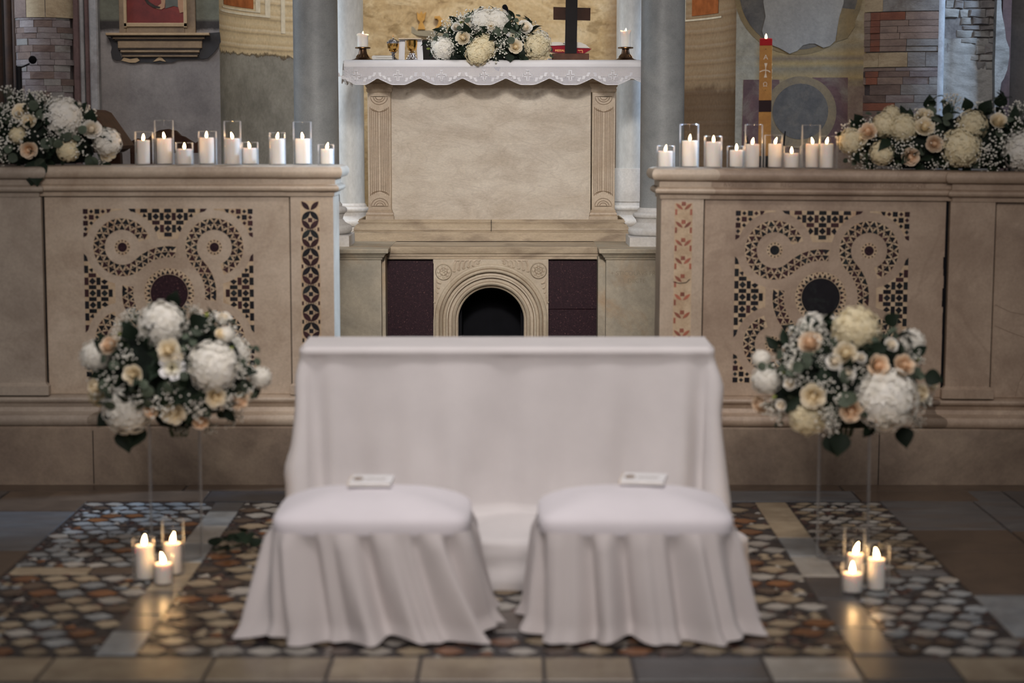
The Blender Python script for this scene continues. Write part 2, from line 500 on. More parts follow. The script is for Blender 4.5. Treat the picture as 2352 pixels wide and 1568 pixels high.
strip(-1.39, -1.245, 6.20, 8.82, .34, ['t_white','t_blue','t_grey','t_cream','t_slate','t_white'])
strip(1.13, 1.285, 6.20, 8.82, .34, ['t_white','t_slate','t_cream','t_blue','t_grey','t_cream'])
strip(-2.2, 2.2, 8.84, 9.10, .62, ['t_grey','t_slate','t_brown'], along='x')
strip(-2.6, 2.6, 9.10, 9.42, .8, ['t_grey','t_brown'], along='x')
strip(-2.3, 2.3, 5.60, 5.86, .42, ['t_cream','t_white','t_grey','t_brown'], along='x')
strip(-2.3, 2.3, 5.90, 6.17, .42, ['t_cream','t_white','t_grey','t_cream'], along='x')
strip(-2.42, -1.99, 6.0, 9.1, .62, ['t_brown','t_cream','t_grey','t_brown'])
for k in range(5): strip(-2.42-.3*(k+1), -2.42-.3*k, 6.5, 9.1, 1.1, ['t_grey','t_slate','t_grey'])
for a, b, m in ((8.2,9.1,'t_grey'),(7.75,8.2,'t_brown'),(7.02,7.75,'t_brown'),(6.42,7.02,'t_blue'),(6.0,6.42,'t_brown')): slab(1.72, a, 2.16, b, m)
for k in range(7): strip(2.16+.2*k, 2.16+.2*(k+1), 6.5, 9.1, 1.3, ['t_grey','t_slate','t_brown'])
strip(-1.98, -1.40, 7.36, 7.48, .3, ['t_brown','t_cream','t_grey'], along='x')
strip(1.29, 1.71, 7.34, 7.44, .25, ['t_cream','t_brown','t_grey'], along='x')
strip(-.42, .34, 6.50, 6.78, .5, ['t_brown','t_brown'], along='x')

light_tiles, chips = [], []     # (x, y, px, py, material, shape)
def field(x0, x1, y0, y1, p, light, dark, py=None, skip=None):
    nx = max(1, round((x1-x0)/p)); py = py or p; ny = max(1, round((y1-y0)/py))
    dx, dy = (x1-x0)/nx, (y1-y0)/ny
    for i in range(nx):
        for j in range(ny):
            cx, cy_ = x0+dx*(i+.5), y0+dy*(j+.5)
            if skip and skip(cx, cy_): continue
            if rng.random() < .14:
                for sx, sy in ((-.22,-.2),(.22,-.2),(-.22,.2),(.22,.2)):
                    chips.append((cx+dx*sx, cy_+dy*sy, dx*.19, rng.choice(dark + light), rng.choice('dss')))
            else: light_tiles.append((cx+(.25*dx if j % 2 else -.25*dx), cy_, dx, dy, rng.choice(light)))
            chips.append((x0+dx*i, cy_+dy*.5, dx*.17, rng.choice(dark), 'd'))
            for sx, sy in ((-.5, .30), (-.5, -.30), (.0, -.5), (.5, -.5)):
                if rng.random() < .8:
                    chips.append((cx+dx*sx*.97, cy_+dy*sy*.97, dx*.105, rng.choice(dark + dark + light[:1]), 's'))
field(-1.97, -1.40, 7.49, 8.82, .088, ['t_blue']*5+['t_white']*2+['t_orange','t_brown'], ['t_dark','t_dark','t_red'])
field(-1.97, -1.40, 6.19, 7.35, .118, ['t_blue']*2+['t_cream']*3+['t_white','t_brown','t_orange'], ['t_dark','t_dark','t_red'])
field(1.30, 1.71, 7.45, 8.82, .085, ['t_white']*3+['t_cream']*2+['t_brown'], ['t_dark','t_dark','t_red'], .07)
field(1.30, 1.71, 6.19, 7.33, .112, ['t_blue']*2+['t_white']*2+['t_brown'], ['t_dark','t_slate','t_red'])
field(1.72, 2.2, 5.9, 6.4, .112, ['t_blue']*3+['t_white']*2, ['t_dark','t_slate'])
mid_skip = lambda x, y: (-.42 < x < .34 and 6.48 < y < 6.8)
field(-1.235, 1.12, 6.19, 8.82, .121, ['t_white']*2+['t_cream']*4+['t_orange']*2+['t_brown']*3, ['t_dark','t_dark','t_red'], None, mid_skip)
strip(-3.2, 3.2, 5.2, 5.6, .5, ['t_brown','t_grey','t_cream'], along='x')

def hex_pts(cx, cy_, dx, dy, r):
    a = .43*dx; b = .38*dy; k = .24
    base = [(-a*1.16, 0), (-a*.36, -b*1.02), (a*.34, -b*1.02), (a*1.16, 0), (a*.34, b*1.02), (-a*.36, b*1.02)]
    q = r.uniform(-.16, .16); f = r.uniform(.84, 1.03); ca, sa = math.cos(q), math.sin(q)
    cx += r.uniform(-.05,.05)*dx; cy_ += r.uniform(-.06,.06)*dy
    return [(cx+(x*ca-y*sa)*f+r.uniform(-.004,.004), cy_+(x*sa+y*ca)*f+r.uniform(-.004,.004)) for x, y in base]
def hidden(t):
    x, y = t[0], t[1]
    return -.85 < x < .82 and y > 7.1 or (-.82 < x < -.14 and 6.35 < y < 7.0) or (.1 < x < .78 and 6.35 < y < 7.0)
order = sorted([t for t in light_tiles if not hidden(t)], key=lambda t: t[1] + (0 if abs(t[0]) < 2 else 1))
front, back = order[:298], order[298:] + [t for t in light_tiles if hidden(t)]
def tile_into(b, t, r):
    h = TOP + r.uniform(-.001, .001)
    b.prism_z(hex_pts(*t[:4], r), -.002, h)
for t in front:
    b = MB(); tile_into(b, t, rng)
    b.build('mosaic_tile', MT[t[4]], floor, smooth=0, fix=False)
names = ['t_white','t_blue','t_cream','t_orange','t_red','t_dark','t_brown','t_grey','t_slate']
b = MB()
for t in back:
    b.cur = names.index(t[4]); tile_into(b, t, rng)
tag(b.build('far_mosaic_tiles', [MT[n] for n in names], floor, smooth=0, fix=False), kind='stuff')
b = MB()
for x, y, s, m, k in chips:
    b.cur = names.index(m)
    if k == 'd': pts = [(x-s,y),(x,y-s),(x+s,y),(x,y+s)]
    else: pts = [(x-s,y-s),(x+s,y-s),(x+s*.2,y+s)]
    b.prism_z([(px+rng.uniform(-.002,.002), py+rng.uniform(-.002,.002)) for px, py in pts], -.002, TOP-.001)
tag(b.build('mosaic_chips', [MT[n] for n in names], floor, smooth=0, fix=False), kind='stuff')

# ------------------------------------------------------------------ walls behind
YW = 13.0
PW = ppm(YW, 2.3)
def wx(u, v=150, y=YW): return X_(u, v, y)
def wz(v, y=YW): return Z_(v, y)
AX0, AX1 = wx(505), wx(1690)
ACX, AR = (AX0+AX1)/2, (AX1-AX0)/2

def fresco_apse():
    m = NT('apse_fresco')
    co = m.coord()
    x, y, z = m.xyz(co)
    n1 = m.noise(m.scale(co, (1,1,2.2)), 2.2, 8, .68, .6)
    base = m.ramp(n1, [(.3, C(128,110,84)), (.44, C(176,154,118)), (.56, C(194,176,144)), (.72, C(212,202,180))])
    blot = m.step(m.noise(m.scale(co, (1,1,2)), 5.5, 6, .7, .5), .56, .64)
    base = m.mix(m.math('MULTIPLY', blot, .55), base, C(116,96,66))
    blot2 = m.step(m.noise(m.scale(co, (1,1,1.5)), 3.1, 6, .7, 1.0), .54, .66)
    base = m.mix(m.math('MULTIPLY', blot2, .6), base, C(212,196,164))
    # painted mouldings at both sides of the curve
    side = m.step(m.math('ABSOLUTE', x), .95, 1.1)
    zz = m.math('ADD', z, m.math('MULTIPLY', m.math('SUBTRACT', m.noise(co, 3, 3), .5), .02))
    stripe = m.ramp(m.math('FRACT', m.math('MULTIPLY', zz, 9.3)), [(0, C(222,208,176)), (.28, C(204,182,140)), (.42, C(122,106,80)), (.50, C(204,180,136)), (.66, C(232,224,202)), (.78, C(198,172,126)), (1, C(220,204,168))])
    col = m.mix(m.math('MULTIPLY', side, .68), base, stripe)
    col = m.mix(m.math('MULTIPLY', side, .38), col, C(188,178,158))
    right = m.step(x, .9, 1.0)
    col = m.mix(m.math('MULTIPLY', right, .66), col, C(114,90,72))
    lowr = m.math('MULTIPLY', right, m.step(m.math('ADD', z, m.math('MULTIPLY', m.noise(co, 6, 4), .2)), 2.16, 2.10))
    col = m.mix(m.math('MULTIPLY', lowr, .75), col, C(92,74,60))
    # bare plaster under the broken edge of the painting
    jag = m.math('ADD', z, m.math('MULTIPLY', m.math('SUBTRACT', m.noise(co, 9, 6, .7), .5), .16))
    left = m.step(x, -.9, -1.0)
    pm = m.math('MULTIPLY', left, m.step(jag, 2.262, 2.255))
    rim = m.math('MULTIPLY', left, m.math('MULTIPLY', m.step(jag, 2.276, 2.266), m.step(jag, 2.250, 2.256)))
    pl = m.ramp(m.noise(co, 4, 7, .65), [(.3, C(112,112,108)), (.7, C(152,152,148))])
    col = m.mix(pm, col, pl)
    col = m.mix(m.math('MULTIPLY', rim, .8), col, C(74,62,48))
    col = m.mix(1.0, col, m.ramp(m.noise(co, 40, 4, .7), [(.3, (.84,.84,.84)), (.7, (1.1,1.1,1.1))]), 'MULTIPLY')
    m.bump(m.math('ADD', m.noise(co, 14, 6, .7), m.math('MULTIPLY', pm, -.5)), .25, .012)
    return m.fin(col, .85, .15)
def plaster_left():
    m = NT('left_plaster')
    co = m.coord()
    x, y, z = m.xyz(co)
    base = m.ramp(m.noise(co, 3.2, 8, .66, .3), [(.3, C(104,99,98)), (.7, C(138,132,128))])
    jag = m.math('ADD', z, m.math('MULTIPLY', m.math('SUBTRACT', m.noise(co, 6, 6, .7), .5), .10))
    old = m.step(jag, 2.385, 2.41)
    green = m.ramp(m.noise(co, 8, 6), [(.3, C(88,88,78)), (.7, C(108,108,96))])
    dark = m.ramp(m.noise(co, 12, 6), [(.3, C(44,42,42)), (.7, C(64,60,58))])
    band = m.mix(m.step(z, 2.455, 2.475), dark, green)
    col = m.mix(old, base, band)
    col = m.mix(1.0, col, m.ramp(m.noise(co, 50, 4, .7), [(.3, (.88,.88,.88)), (.7, (1.08,1.08,1.08))]), 'MULTIPLY')
    m.bump(m.noise(co, 20, 6, .7), .25, .01)
    return m.fin(col, .85, .15)
def plaster_right():
    m = NT('right_fresco')
    co = m.coord()
    x, y, z = m.xyz(co)
    base = m.ramp(m.noise(m.scale(co, (1,1,2)), 4, 8, .68, .5), [(.3, C(98,86,70)), (.5, C(136,122,96)), (.7, C(150,142,124))])
    lay = m.ramp(m.math('FRACT', m.math('MULTIPLY', m.math('ADD', z, m.math('MULTIPLY', m.noise(co, 4, 3), .03)), 6.2)), [(0, C(146,124,84)), (.4, C(112,104,90)), (.6, C(150,128,84)), (.8, C(104,90,78)), (1, C(146,124,84))])
    mid = m.math('MULTIPLY', m.step(z, 2.02, 2.08), m.step(z, 2.34, 2.28))
    col = m.mix(m.math('MULTIPLY', mid, .7), base, lay)
    low = m.step(m.math('ADD', z, m.math('MULTIPLY', m.noise(co, 5, 5), .1)), 2.10, 2.06)
    col = m.mix(m.math('MULTIPLY', low, .75), col, m.ramp(m.noise(co, 9, 6), [(.3, C(96,72,70)), (.7, C(120,104,92))]))
    edge = m.step(x, AX1+.17, AX1+.12)
    col = m.mix(m.math('MULTIPLY', edge, .8), col, m.ramp(m.noise(co, 12, 6), [(.3, C(128,124,112)), (.7, C(160,156,142))]))
    col = m.mix(1.0, col, m.ramp(m.noise(co, 40, 4, .7), [(.3, (.84,.84,.84)), (.7, (1.1,1.1,1.1))]), 'MULTIPLY')
    m.bump(m.noise(co, 16, 6, .7), .3, .012)
    return m.fin(col, .85, .15)

n = 48
rows = []
for z in (0.0, 1.0, 2.0, 3.0, 4.6):
    rows.append([(ACX+AR*math.cos(PI-PI*i/n), YW+AR*math.sin(PI-PI*i/n), z) for i in range(n+1)])
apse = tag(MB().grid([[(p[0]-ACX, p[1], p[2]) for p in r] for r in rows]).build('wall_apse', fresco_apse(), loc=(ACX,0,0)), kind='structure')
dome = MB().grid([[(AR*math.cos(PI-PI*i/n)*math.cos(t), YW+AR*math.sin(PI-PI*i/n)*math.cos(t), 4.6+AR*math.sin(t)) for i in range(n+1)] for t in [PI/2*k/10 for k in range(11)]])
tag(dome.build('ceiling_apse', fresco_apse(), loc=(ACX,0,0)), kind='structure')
# painted motifs on the curved wall
A_ = {'white': plain('painted_white_line', C(206,200,184), .85, .1, 0, .15), 'ochre': plain('painted_ochre_motif', C(178,138,78), .85, .1, 0, .2, 30),
      'rust': plain('painted_rust_panel', C(146,88,52), .85, .1, 0, .3, 14), 'grey': stone('bare_grey_plaster', C(150,142,122), C(128,122,108), 8, grain=50, rough=.9, bump=.2)}
def arc_strip(name, t0, t1, z0, z1, mat, d=.004):
    rows_ = []
    for r, z in ((AR+.01, z0), (AR-d, z0), (AR-d, z1), (AR+.01, z1)):
        rows_.append([(r*math.cos(math.radians(t0+(t1-t0)*i/10)), YW+r*math.sin(math.radians(t0+(t1-t0)*i/10)), z) for i in range(11)])
    return MB().grid(rows_).build(name, mat, apse, smooth=.3)
zt_ = wz(-120)
for t0, t1, z0, z1, m_ in ((179,150,wz(24),wz(19),'white'),(152,150,wz(24),zt_,'white'),(176,154,wz(14),wz(11),'white'),(156,154,wz(14),zt_,'white'),(175,157,wz(6),zt_,'rust'),(146,144.5,wz(60),zt_,'white'),
                           (33,14,wz(32),wz(28),'white'),(33,31.5,wz(32),zt_,'white'),(29,16,wz(20),zt_,'rust')):
    arc_strip('painted_panel' if m_ == 'rust' else 'painted_line', t0, t1, z0, z1, A_[m_])
ym = YW + math.sqrt(AR**2-.46**2)
def motif(name, pts, mat, d=.03):
    return MB().prism([(X_(u,40,ym)-ACX, Z_(v,ym)) for u, v in pts], ym-d, ym+.03).build(name, mat, apse, smooth=0)
motif('bare_patch', [(930,58),(950,62),(958,72),(985,70),(1010,73),(1045,70),(1060,78),(1045,84),(1000,86),(960,82),(940,74)], A_['grey'], .022)
motif('painted_urn', [(958,28),(964,33),(968,26),(972,33),(979,28),(976,44),(971,52),(974,58),(977,68),(960,68),(962,58),(965,52),(959,44)], A_['ochre'])
motif('painted_scroll', [(998,38),(1010,37),(1017,46),(1014,58),(1004,66),(996,69),(1005,58),(1008,48),(1004,43),(999,44)], A_['ochre'])
XL1 = wx(225)
wl = tag(MB().box(XL1-.5, YW, 0, AX0, YW+.3, 4.6).build('wall_left', plaster_left(), smooth=0), kind='structure')
XR1 = wx(1982)
wr = tag(MB().box(AX1, YW, 0, XR1+.3, YW+.3, 4.6).build('wall_right', plaster_right(), smooth=0), kind='structure')
lo = wz(-60)
MT['far'] = stone('aisle_wall_plaster', C(104,98,94), C(82,78,78), 2.5, C(70,60,52), 2, .6, grain=40, rough=.85, bump=.3)
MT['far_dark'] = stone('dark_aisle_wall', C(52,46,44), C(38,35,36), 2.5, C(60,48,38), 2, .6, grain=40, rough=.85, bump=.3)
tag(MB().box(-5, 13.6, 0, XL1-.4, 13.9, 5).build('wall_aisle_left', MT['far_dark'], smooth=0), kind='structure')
tag(MB().box(XR1+.2, 13.6, 0, 5, 13.9, 5).build('wall_aisle_right', MT['far'], smooth=0), kind='structure')

# painted console and framed picture on the left wall
P_ = {}
P_['stone'] = stone('painted_console', C(132,111,86), C(106,88,70), 5, C(82,70,60), 3, .5, grain=60, rough=.8, bump=.15)
P_['line'] = plain('painted_dark_line', C(52,46,42), .85, .1, 0, .3)
P_['red'] = stone('faded_red_paint', C(112,46,40), C(84,34,32), 6, C(64,34,34), 4, .6, grain=50, rough=.85, bump=.1)
P_['scroll'] = stone('painted_scroll_shade', C(54,52,52), C(38,36,38), 8, grain=60, rough=.85, bump=.1)
P_['flesh'] = plain('faded_flesh_paint', C(150,116,92), .85, .1)
P_['robe'] = plain('faded_robe_paint', C(84,84,78), .85, .1)
P_['light'] = plain('painted_highlight', C(154,132,104), .85, .1)
def wbox(name, u0, v0, u1, v1, d, mat, parent, y=YW, d0=-.004):
    b = MB().cham(wx(u0), y-d, wz(v1), wx(u1), y-d0, wz(v0), min(.003, d*.5))
    return b.build(name, mat, parent, smooth=0)
frm = thing('painted_picture', 'fresco picture of red ground in a painted ochre frame on a moulded console', 'fresco', (wx(360), YW, wz(130)))
def rel(o):
    o.parent = frm; o.matrix_parent_inverse = Matrix.Translation(-frm.location); return o
for nm, u0, v0, u1, v1, d, mt in (
    ('frame_left', 277, -60, 293, 76, .020, 'stone'), ('frame_right', 427, -60, 452, 76, .020, 'stone'), ('frame_bottom', 293, 56, 427, 76, .020, 'stone'),
    ('inner_frame_left', 288, -60, 295, 64, .028, 'light'), ('inner_frame_right', 425, -60, 433, 64, .028, 'light'), ('inner_frame_bottom', 288, 53, 433, 62, .028, 'light'),
    ('red_panel', 293, -60, 427, 54, .010, 'red'),
    ('shelf', 247, 76, 484, 82, .045, 'light'), ('shelf_moulding', 258, 82, 474, 86, .034, 'line'), ('shelf_moulding', 262, 86, 472, 90, .030, 'stone'), ('shelf_moulding', 266, 90, 468, 94, .026, 'line'),
    ('frieze', 273, 94, 466, 111, .022, 'stone'), ('frieze_moulding', 274, 111, 462, 115.5, .020, 'line'), ('frieze_moulding', 279, 115.5, 460, 121, .024, 'stone'),
    ('frieze_moulding', 281, 121, 458, 128, .018, 'line'), ('frieze_moulding', 282, 127, 455, 131, .020, 'stone')):
    rel(wbox(nm, u0, v0, u1, v1, d, P_[mt], None))
def wpoly(name, pts, d, mat, parent=None, y=YW):
    return MB().prism([(wx(u), wz(v)) for u, v in pts], y-d, y+.004).build(name, mat, parent, smooth=0)
rel(wpoly('scroll', [(250,86),(262,90),(271,97),(274,112),(278,128),(282,138),(268,139),(259,134),(256,120),(259,108),(255,96)], .012, P_['scroll']))
rel(wpoly('scroll', [(484,76),(506,74),(508,96),(500,112),(489,124),(478,134),(462,136),(455,126),(458,112),(466,104),(468,92)], .012, P_['scroll']))
rel(wpoly('leaf_ornament', [(279,139),(286,132),(300,136),(316,133),(322,139),(312,144),(298,144)], .012, P_['light']))
rel(wpoly('leaf_ornament', [(352,142),(362,134),(368,130),(374,134),(382,142),(368,139)], .012, P_['light']))
rel(wpoly('ornament_ground', [(281,131),(455,131),(470,136),(440,137),(408,138),(398,143),(366,145),(330,143),(300,146),(280,140)], .008, P_['scroll']))
rel(wpoly('painted_leg', [(372,-50),(384,-50),(383,6),(381,18),(374,22),(362,20),(366,14),(374,8)], .013, P_['flesh']))
rel(wpoly('painted_leg', [(412,-50),(424,-50),(426,10),(424,28),(416,30),(412,14)], .013, P_['flesh']))
rel(wpoly('painted_robe', [(384,-50),(412,-50),(418,18),(402,14),(383,20)], .012, P_['robe']))
rel(wpoly('painted_scabbard', [(338,-8),(346,4),(360,13),(372,16),(370,20),(356,18),(342,9),(334,-4)], .014, P_['line']))

# painted roundels and bare patches on the right wall
R_ = {}
R_['disc'] = stone('painted_dark_disc', C(64,61,60), C(94,89,82), 7, C(112,102,88), 5, .6, grain=50, rough=.85, bump=.2)
R_['ring'] = stone('painted_tan_ring', C(128,110,82), C(104,92,74), 6, C(90,82,74), 4, .7, grain=50, rough=.85, bump=.2)
R_['patch'] = stone('bare_plaster', C(144,140,132), C(124,120,115), 4, C(152,144,132), 2, .5, grain=50, rough=.9, bump=.3)
R_['purple'] = stone('painted_porphyry', C(96,70,68), C(78,58,58), 8, C(120,110,96), 5, .8, grain=50, rough=.85, bump=.2)
R_['ochre'] = stone('painted_ochre', C(128,108,74), C(106,92,66), 6, C(92,84,70), 3, .5, grain=50, rough=.85, bump=.2)
def circ(u, v, r, a0=0, a1=360, n_=40, inner=None):
    pts = [(u+r*math.cos(math.radians(a0+(a1-a0)*i/n_)), v-r*math.sin(math.radians(a0+(a1-a0)*i/n_))) for i in range(n_+1)]
    if a1-a0 >= 359: pts = pts[:-1]
    return pts
fr2 = thing('painted_wall_decoration', 'worn fresco of dark roundels and tan rings beside the brick pier', 'fresco', (wx(1840), YW, wz(300)))
def rel2(o):
    o.parent = fr2; o.matrix_parent_inverse = Matrix.Translation(-fr2.location); return o
rel2(wpoly('porphyry_panel', [(1708,183),(1790,183),(1800,340),(1706,340)], .0015, R_['purple']))
rel2(wpoly('porphyry_panel', [(1866,178),(1948,178),(1950,340),(1880,340)], .0015, R_['purple']))
rel2(wpoly('tan_ring', circ(1840,258,83), .0025, R_['ring']))
rel2(wpoly('dark_roundel', circ(1840,256,64), .0035, R_['disc']))
rel2(wpoly('tan_half_ring', circ(1832,-22,148), .0015, R_['ochre']))
rel2(wpoly('dark_half_roundel', [(u, v) for u, v in circ(1832,-22,136)], .0025, R_['disc']))
rel2(wpoly('ochre_block', [(1925,18),(1965,22),(1962,60),(1945,88),(1920,96)], .0035, R_['ochre']))
r_ = random.Random(3)
pts = [(1752,-60),(1752,6),(1756,40),(1752,70),(1757,92),(1770,104),(1786,110),(1800,118),(1812,122),(1830,116),(1842,106),(1856,100),(1872,102),(1888,110),(1904,104),(1916,92),(1921,70),(1925,40),(1932,10),(1940,-60)]
rel2(wpoly('plaster_patch', [(u+r_.uniform(-3,3), v+r_.uniform(-2,2)) for u, v in pts], .006, R_['patch']))

# ------------------------------------------------------------------ brick piers
BR = {}
def brickm(n_, a, b_, c=None): return stone(n_, C(*a), C(*b_), 8, C(*c) if c else None, 4, .7, grain=70, rough=.9, bump=.4, vary=.08, spec=.08, stretch=(1,1,2))
BR['lilac'] = brickm('lime_washed_brick', (130,122,120), (108,98,98), (92,78,76))
BR['brown'] = brickm('brown_brick', (116,100,92), (94,80,76), (76,62,58))
BR['cream'] = brickm('cream_block', (164,148,122), (140,124,102), (116,96,76))
BR['grey'] = brickm('grey_brick', (132,128,124), (108,104,102), (92,82,76))
BR['red'] = brickm('red_brick', (126,82,66), (104,68,58), (92,72,66))
BR['dark'] = brickm('dark_brick', (82,72,70), (64,58,58), (52,48,48))
BR['pink'] = brickm('pinkish_brick', (132,114,104), (112,96,88), (98,84,80))
BR['rough'] = brickm('rough_masonry', (146,142,136), (118,114,108), (88,84,80))
BR['mortar'] = stone('old_mortar', C(122,115,110), C(96,91,88), 9, C(70,65,64), 5, .7, grain=60, rough=.9, bump=.5, spec=.1)
BR['mortar_d'] = stone('dark_mortar', C(104,97,95), C(84,78,77), 9, grain=60, rough=.9, bump=.5, spec=.1)
BR['white'] = stone('white_washed_strip', C(150,147,145), C(122,120,121), 6, C(98,88,86), 4, .6, grain=60, rough=.8, bump=.3)
BR['mauve'] = stone('mauve_shaft', C(104,82,78), C(82,64,64), 6, C(62,48,48), 4, .6, grain=60, rough=.8, bump=.3)

def arc_brick(cx, cy_, r, a0, a1, z0, z1, mat, parent, proud=0.0, gap=.0035, name='brick', seg=3):
    da = gap/r
    a0 += da; a1 -= da; z0 += gap*.8; z1 -= gap*.8
    vs_ = []
    for rr in (r-.02, r+proud-.003, r+proud):
        for z in (z0, z1):
            for i in range(seg+1):
                a = a0 + (a1-a0)*i/seg
                vs_.append((cx-rr*math.sin(a), cy_-rr*math.cos(a), z))
    m_ = seg+1; fs = []
    def q(l, k, i): return (l*2+k)*m_+i
    for i in range(seg):
        fs += [(q(2,0,i), q(2,0,i+1), q(2,1,i+1), q(2,1,i)),
               (q(0,0,i), q(0,0,i+1), q(2,0,i+1), q(2,0,i)), (q(0,1,i), q(2,1,i), q(2,1,i+1), q(0,1,i+1))]
    fs += [(q(0,0,0), q(2,0,0), q(2,1,0), q(0,1,0)), (q(0,0,seg), q(0,1,seg), q(2,1,seg), q(2,0,seg))]
    return MB().add(vs_, fs).build(name, mat, parent, smooth=.5)

# left half column of brick
yc = 13.0
cxL = wx(106); rL = 66/PW
pl = tag(MB().lathe([(rL-.012, 0), (rL-.012, 4.6)], (cxL, yc, 0), 40).build('pillar_left', BR['mortar_d']), kind='structure')
rb = random.Random(11)
z = 1.45
def vz(v): return Z_(v, yc-rL)
courses = []
v = 262
while v > 40:
    courses.append((v, v-rb.choice([13,15,16,17])))
    v = courses[-1][1]
for (va, vb) in courses:
    a = -1.45 + rb.uniform(0, .3)
    first = True
    while a < 1.45:
        w = rb.uniform(.45, .85)
        e = min(1.5, a+w)
        if e-a > .12:
            mt = 'brown' if rb.random() < (.7 if a > .35 else .25) else ('lilac' if rb.random() < .8 else 'grey')  # browner bricks on the left paint the warm lamplight there
            arc_brick(cxL, yc, rL, a, e, vz(va), vz(vb), BR[mt], pl, rb.uniform(-.003,.004), .0012)
        a = e
for a0, a1, mt in ((-1.45,-.25,'cream'),(-.25,.42,'cream'),(.42,1.45,'brown')):
    arc_brick(cxL, yc, rL, a0, a1, vz(40), vz(-80), BR[mt], pl, .004, .002, 'stone_block', 6)
# stepped edge shafts at its right and dark shafts at its left
for u0, u1, yy, mt, nm in ((167,184,12.98,'mauve','edge_shaft'),(184,193,12.93,'white','edge_shaft'),(193,206,12.98,'mauve','edge_shaft'),(206,226,12.92,'white','edge_shaft')):
    MB().cham(wx(u0,150,yy), yy, 0, wx(u1,150,yy), yy+.25, 4.6, .01).build(nm, BR[mt], pl, smooth=.5)
BR['shaft_d'] = stone('dark_brown_shaft', C(74,54,42), C(52,40,36), 5, C(36,32,32), 4, .6, grain=60, rough=.8, bump=.3)
for u0, u1, yy in ((-40,8,13.1),(8,26,13.0),(26,40,12.95)):
    MB().lathe([((u1-u0)/PW*.5, 0), ((u1-u0)/PW*.5, 4.6)], (wx((u0+u1)/2,150,yy), yy+.05, 0), 16).build('dark_shaft', BR['shaft_d'], pl)
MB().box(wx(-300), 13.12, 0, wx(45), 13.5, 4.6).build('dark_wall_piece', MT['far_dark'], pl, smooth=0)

# right brick pier: rounded corner with courses
yR = 13.0
rR = .62
cxR = wx(2148, 150, yR-.12) - .0
cyR = yR + .42
pr = tag(MB().lathe([(rR-.012, 0), (rR-.012, 4.6)], (cxR, cyR, 0), 48, a0=PI, a1=1.5*PI).build('pillar_right', BR['mortar'], fix=False), kind='structure')
aL = math.asin(min(.98, (cxR - wx(1978))/rR))
def vzr(v, f=.5): return Z_(v, cyR-rR*.9)
def pierrow(va, vb, pieces):
    for f0, f1, mt, pd in pieces:
        arc_brick(cxR, cyR, rR, aL*(1-f1), aL*(1-f0), vzr(va), vzr(vb), BR[mt], pr, pd, .0016, 'brick', 4)
def f_(u): return (u-1978)/170.0
cur = 27
k = 0
pierrow(26, -90, [(0,f_(2030),'cream',.0),(f_(2030),1,'grey',.004)])
for h in (19, 14, 15, 15, 16, 12):
    r3 = [(0,f_(2001),'pink',rb.uniform(-.004,.004)),(f_(2001),f_(2024),'red',rb.uniform(-.002,.005)),(f_(2024),f_(2075+rb.uniform(-25,15)),'red' if k in (0,) else 'pink',.002)]
    r3.append((r3[-1][1], 1, 'grey' if rb.random() < .5 else 'pink', rb.uniform(-.003,.003)))
    pierrow(cur+h, cur, r3); cur += h; k += 1
pierrow(cur+36, cur+2, [(0,f_(2022),'cream',0),(f_(2022),f_(2085),'cream',.003),(f_(2085),f_(2122),'grey',.002),(f_(2122),1,'grey',.001)]); cur += 37
pierrow(cur+8, cur, [(0,f_(2060),'pink',0),(f_(2060),1,'lilac',.002)]); cur += 8
pierrow(cur+14, cur, [(0,f_(1990),'dark',0),(f_(1990),f_(2022),'red',.002),(f_(2022),f_(2090),'brown',0),(f_(2090),1,'lilac',.003)]); cur += 14
pierrow(cur+17, cur, [(0,f_(1992),'pink',0),(f_(1992),f_(2020),'red',.002),(f_(2020),f_(2076),'pink',0),(f_(2076),f_(2130),'lilac',0),(f_(2130),1,'grey',.003)]); cur += 17
pierrow(cur+24, cur, [(0,f_(2002),'dark',-.008),(f_(2002),f_(2072),'brown',0),(f_(2072),1,'grey',.003)]); cur += 24
pierrow(cur+18, cur, [(0,f_(2040),'brown',0),(f_(2040),f_(2100),'lilac',.001),(f_(2100),1,'grey',.003)]); cur += 18
pierrow(cur+18, cur, [(0,f_(2060),'red',0),(f_(2060),1,'grey',.003)]); cur += 18
pierrow(cur+30, cur, [(0,f_(2060),'brown',0),(f_(2060),1,'lilac',.003)]); cur += 30
MB().lathe([(.05,0),(.05,4.6)], (cxR-.001, cyR-rR+.049, 0), 12, a0=1.5*PI, a1=2*PI, cap0=False, cap1=False).build('pier_corner', BR['white'], pr, fix=False)
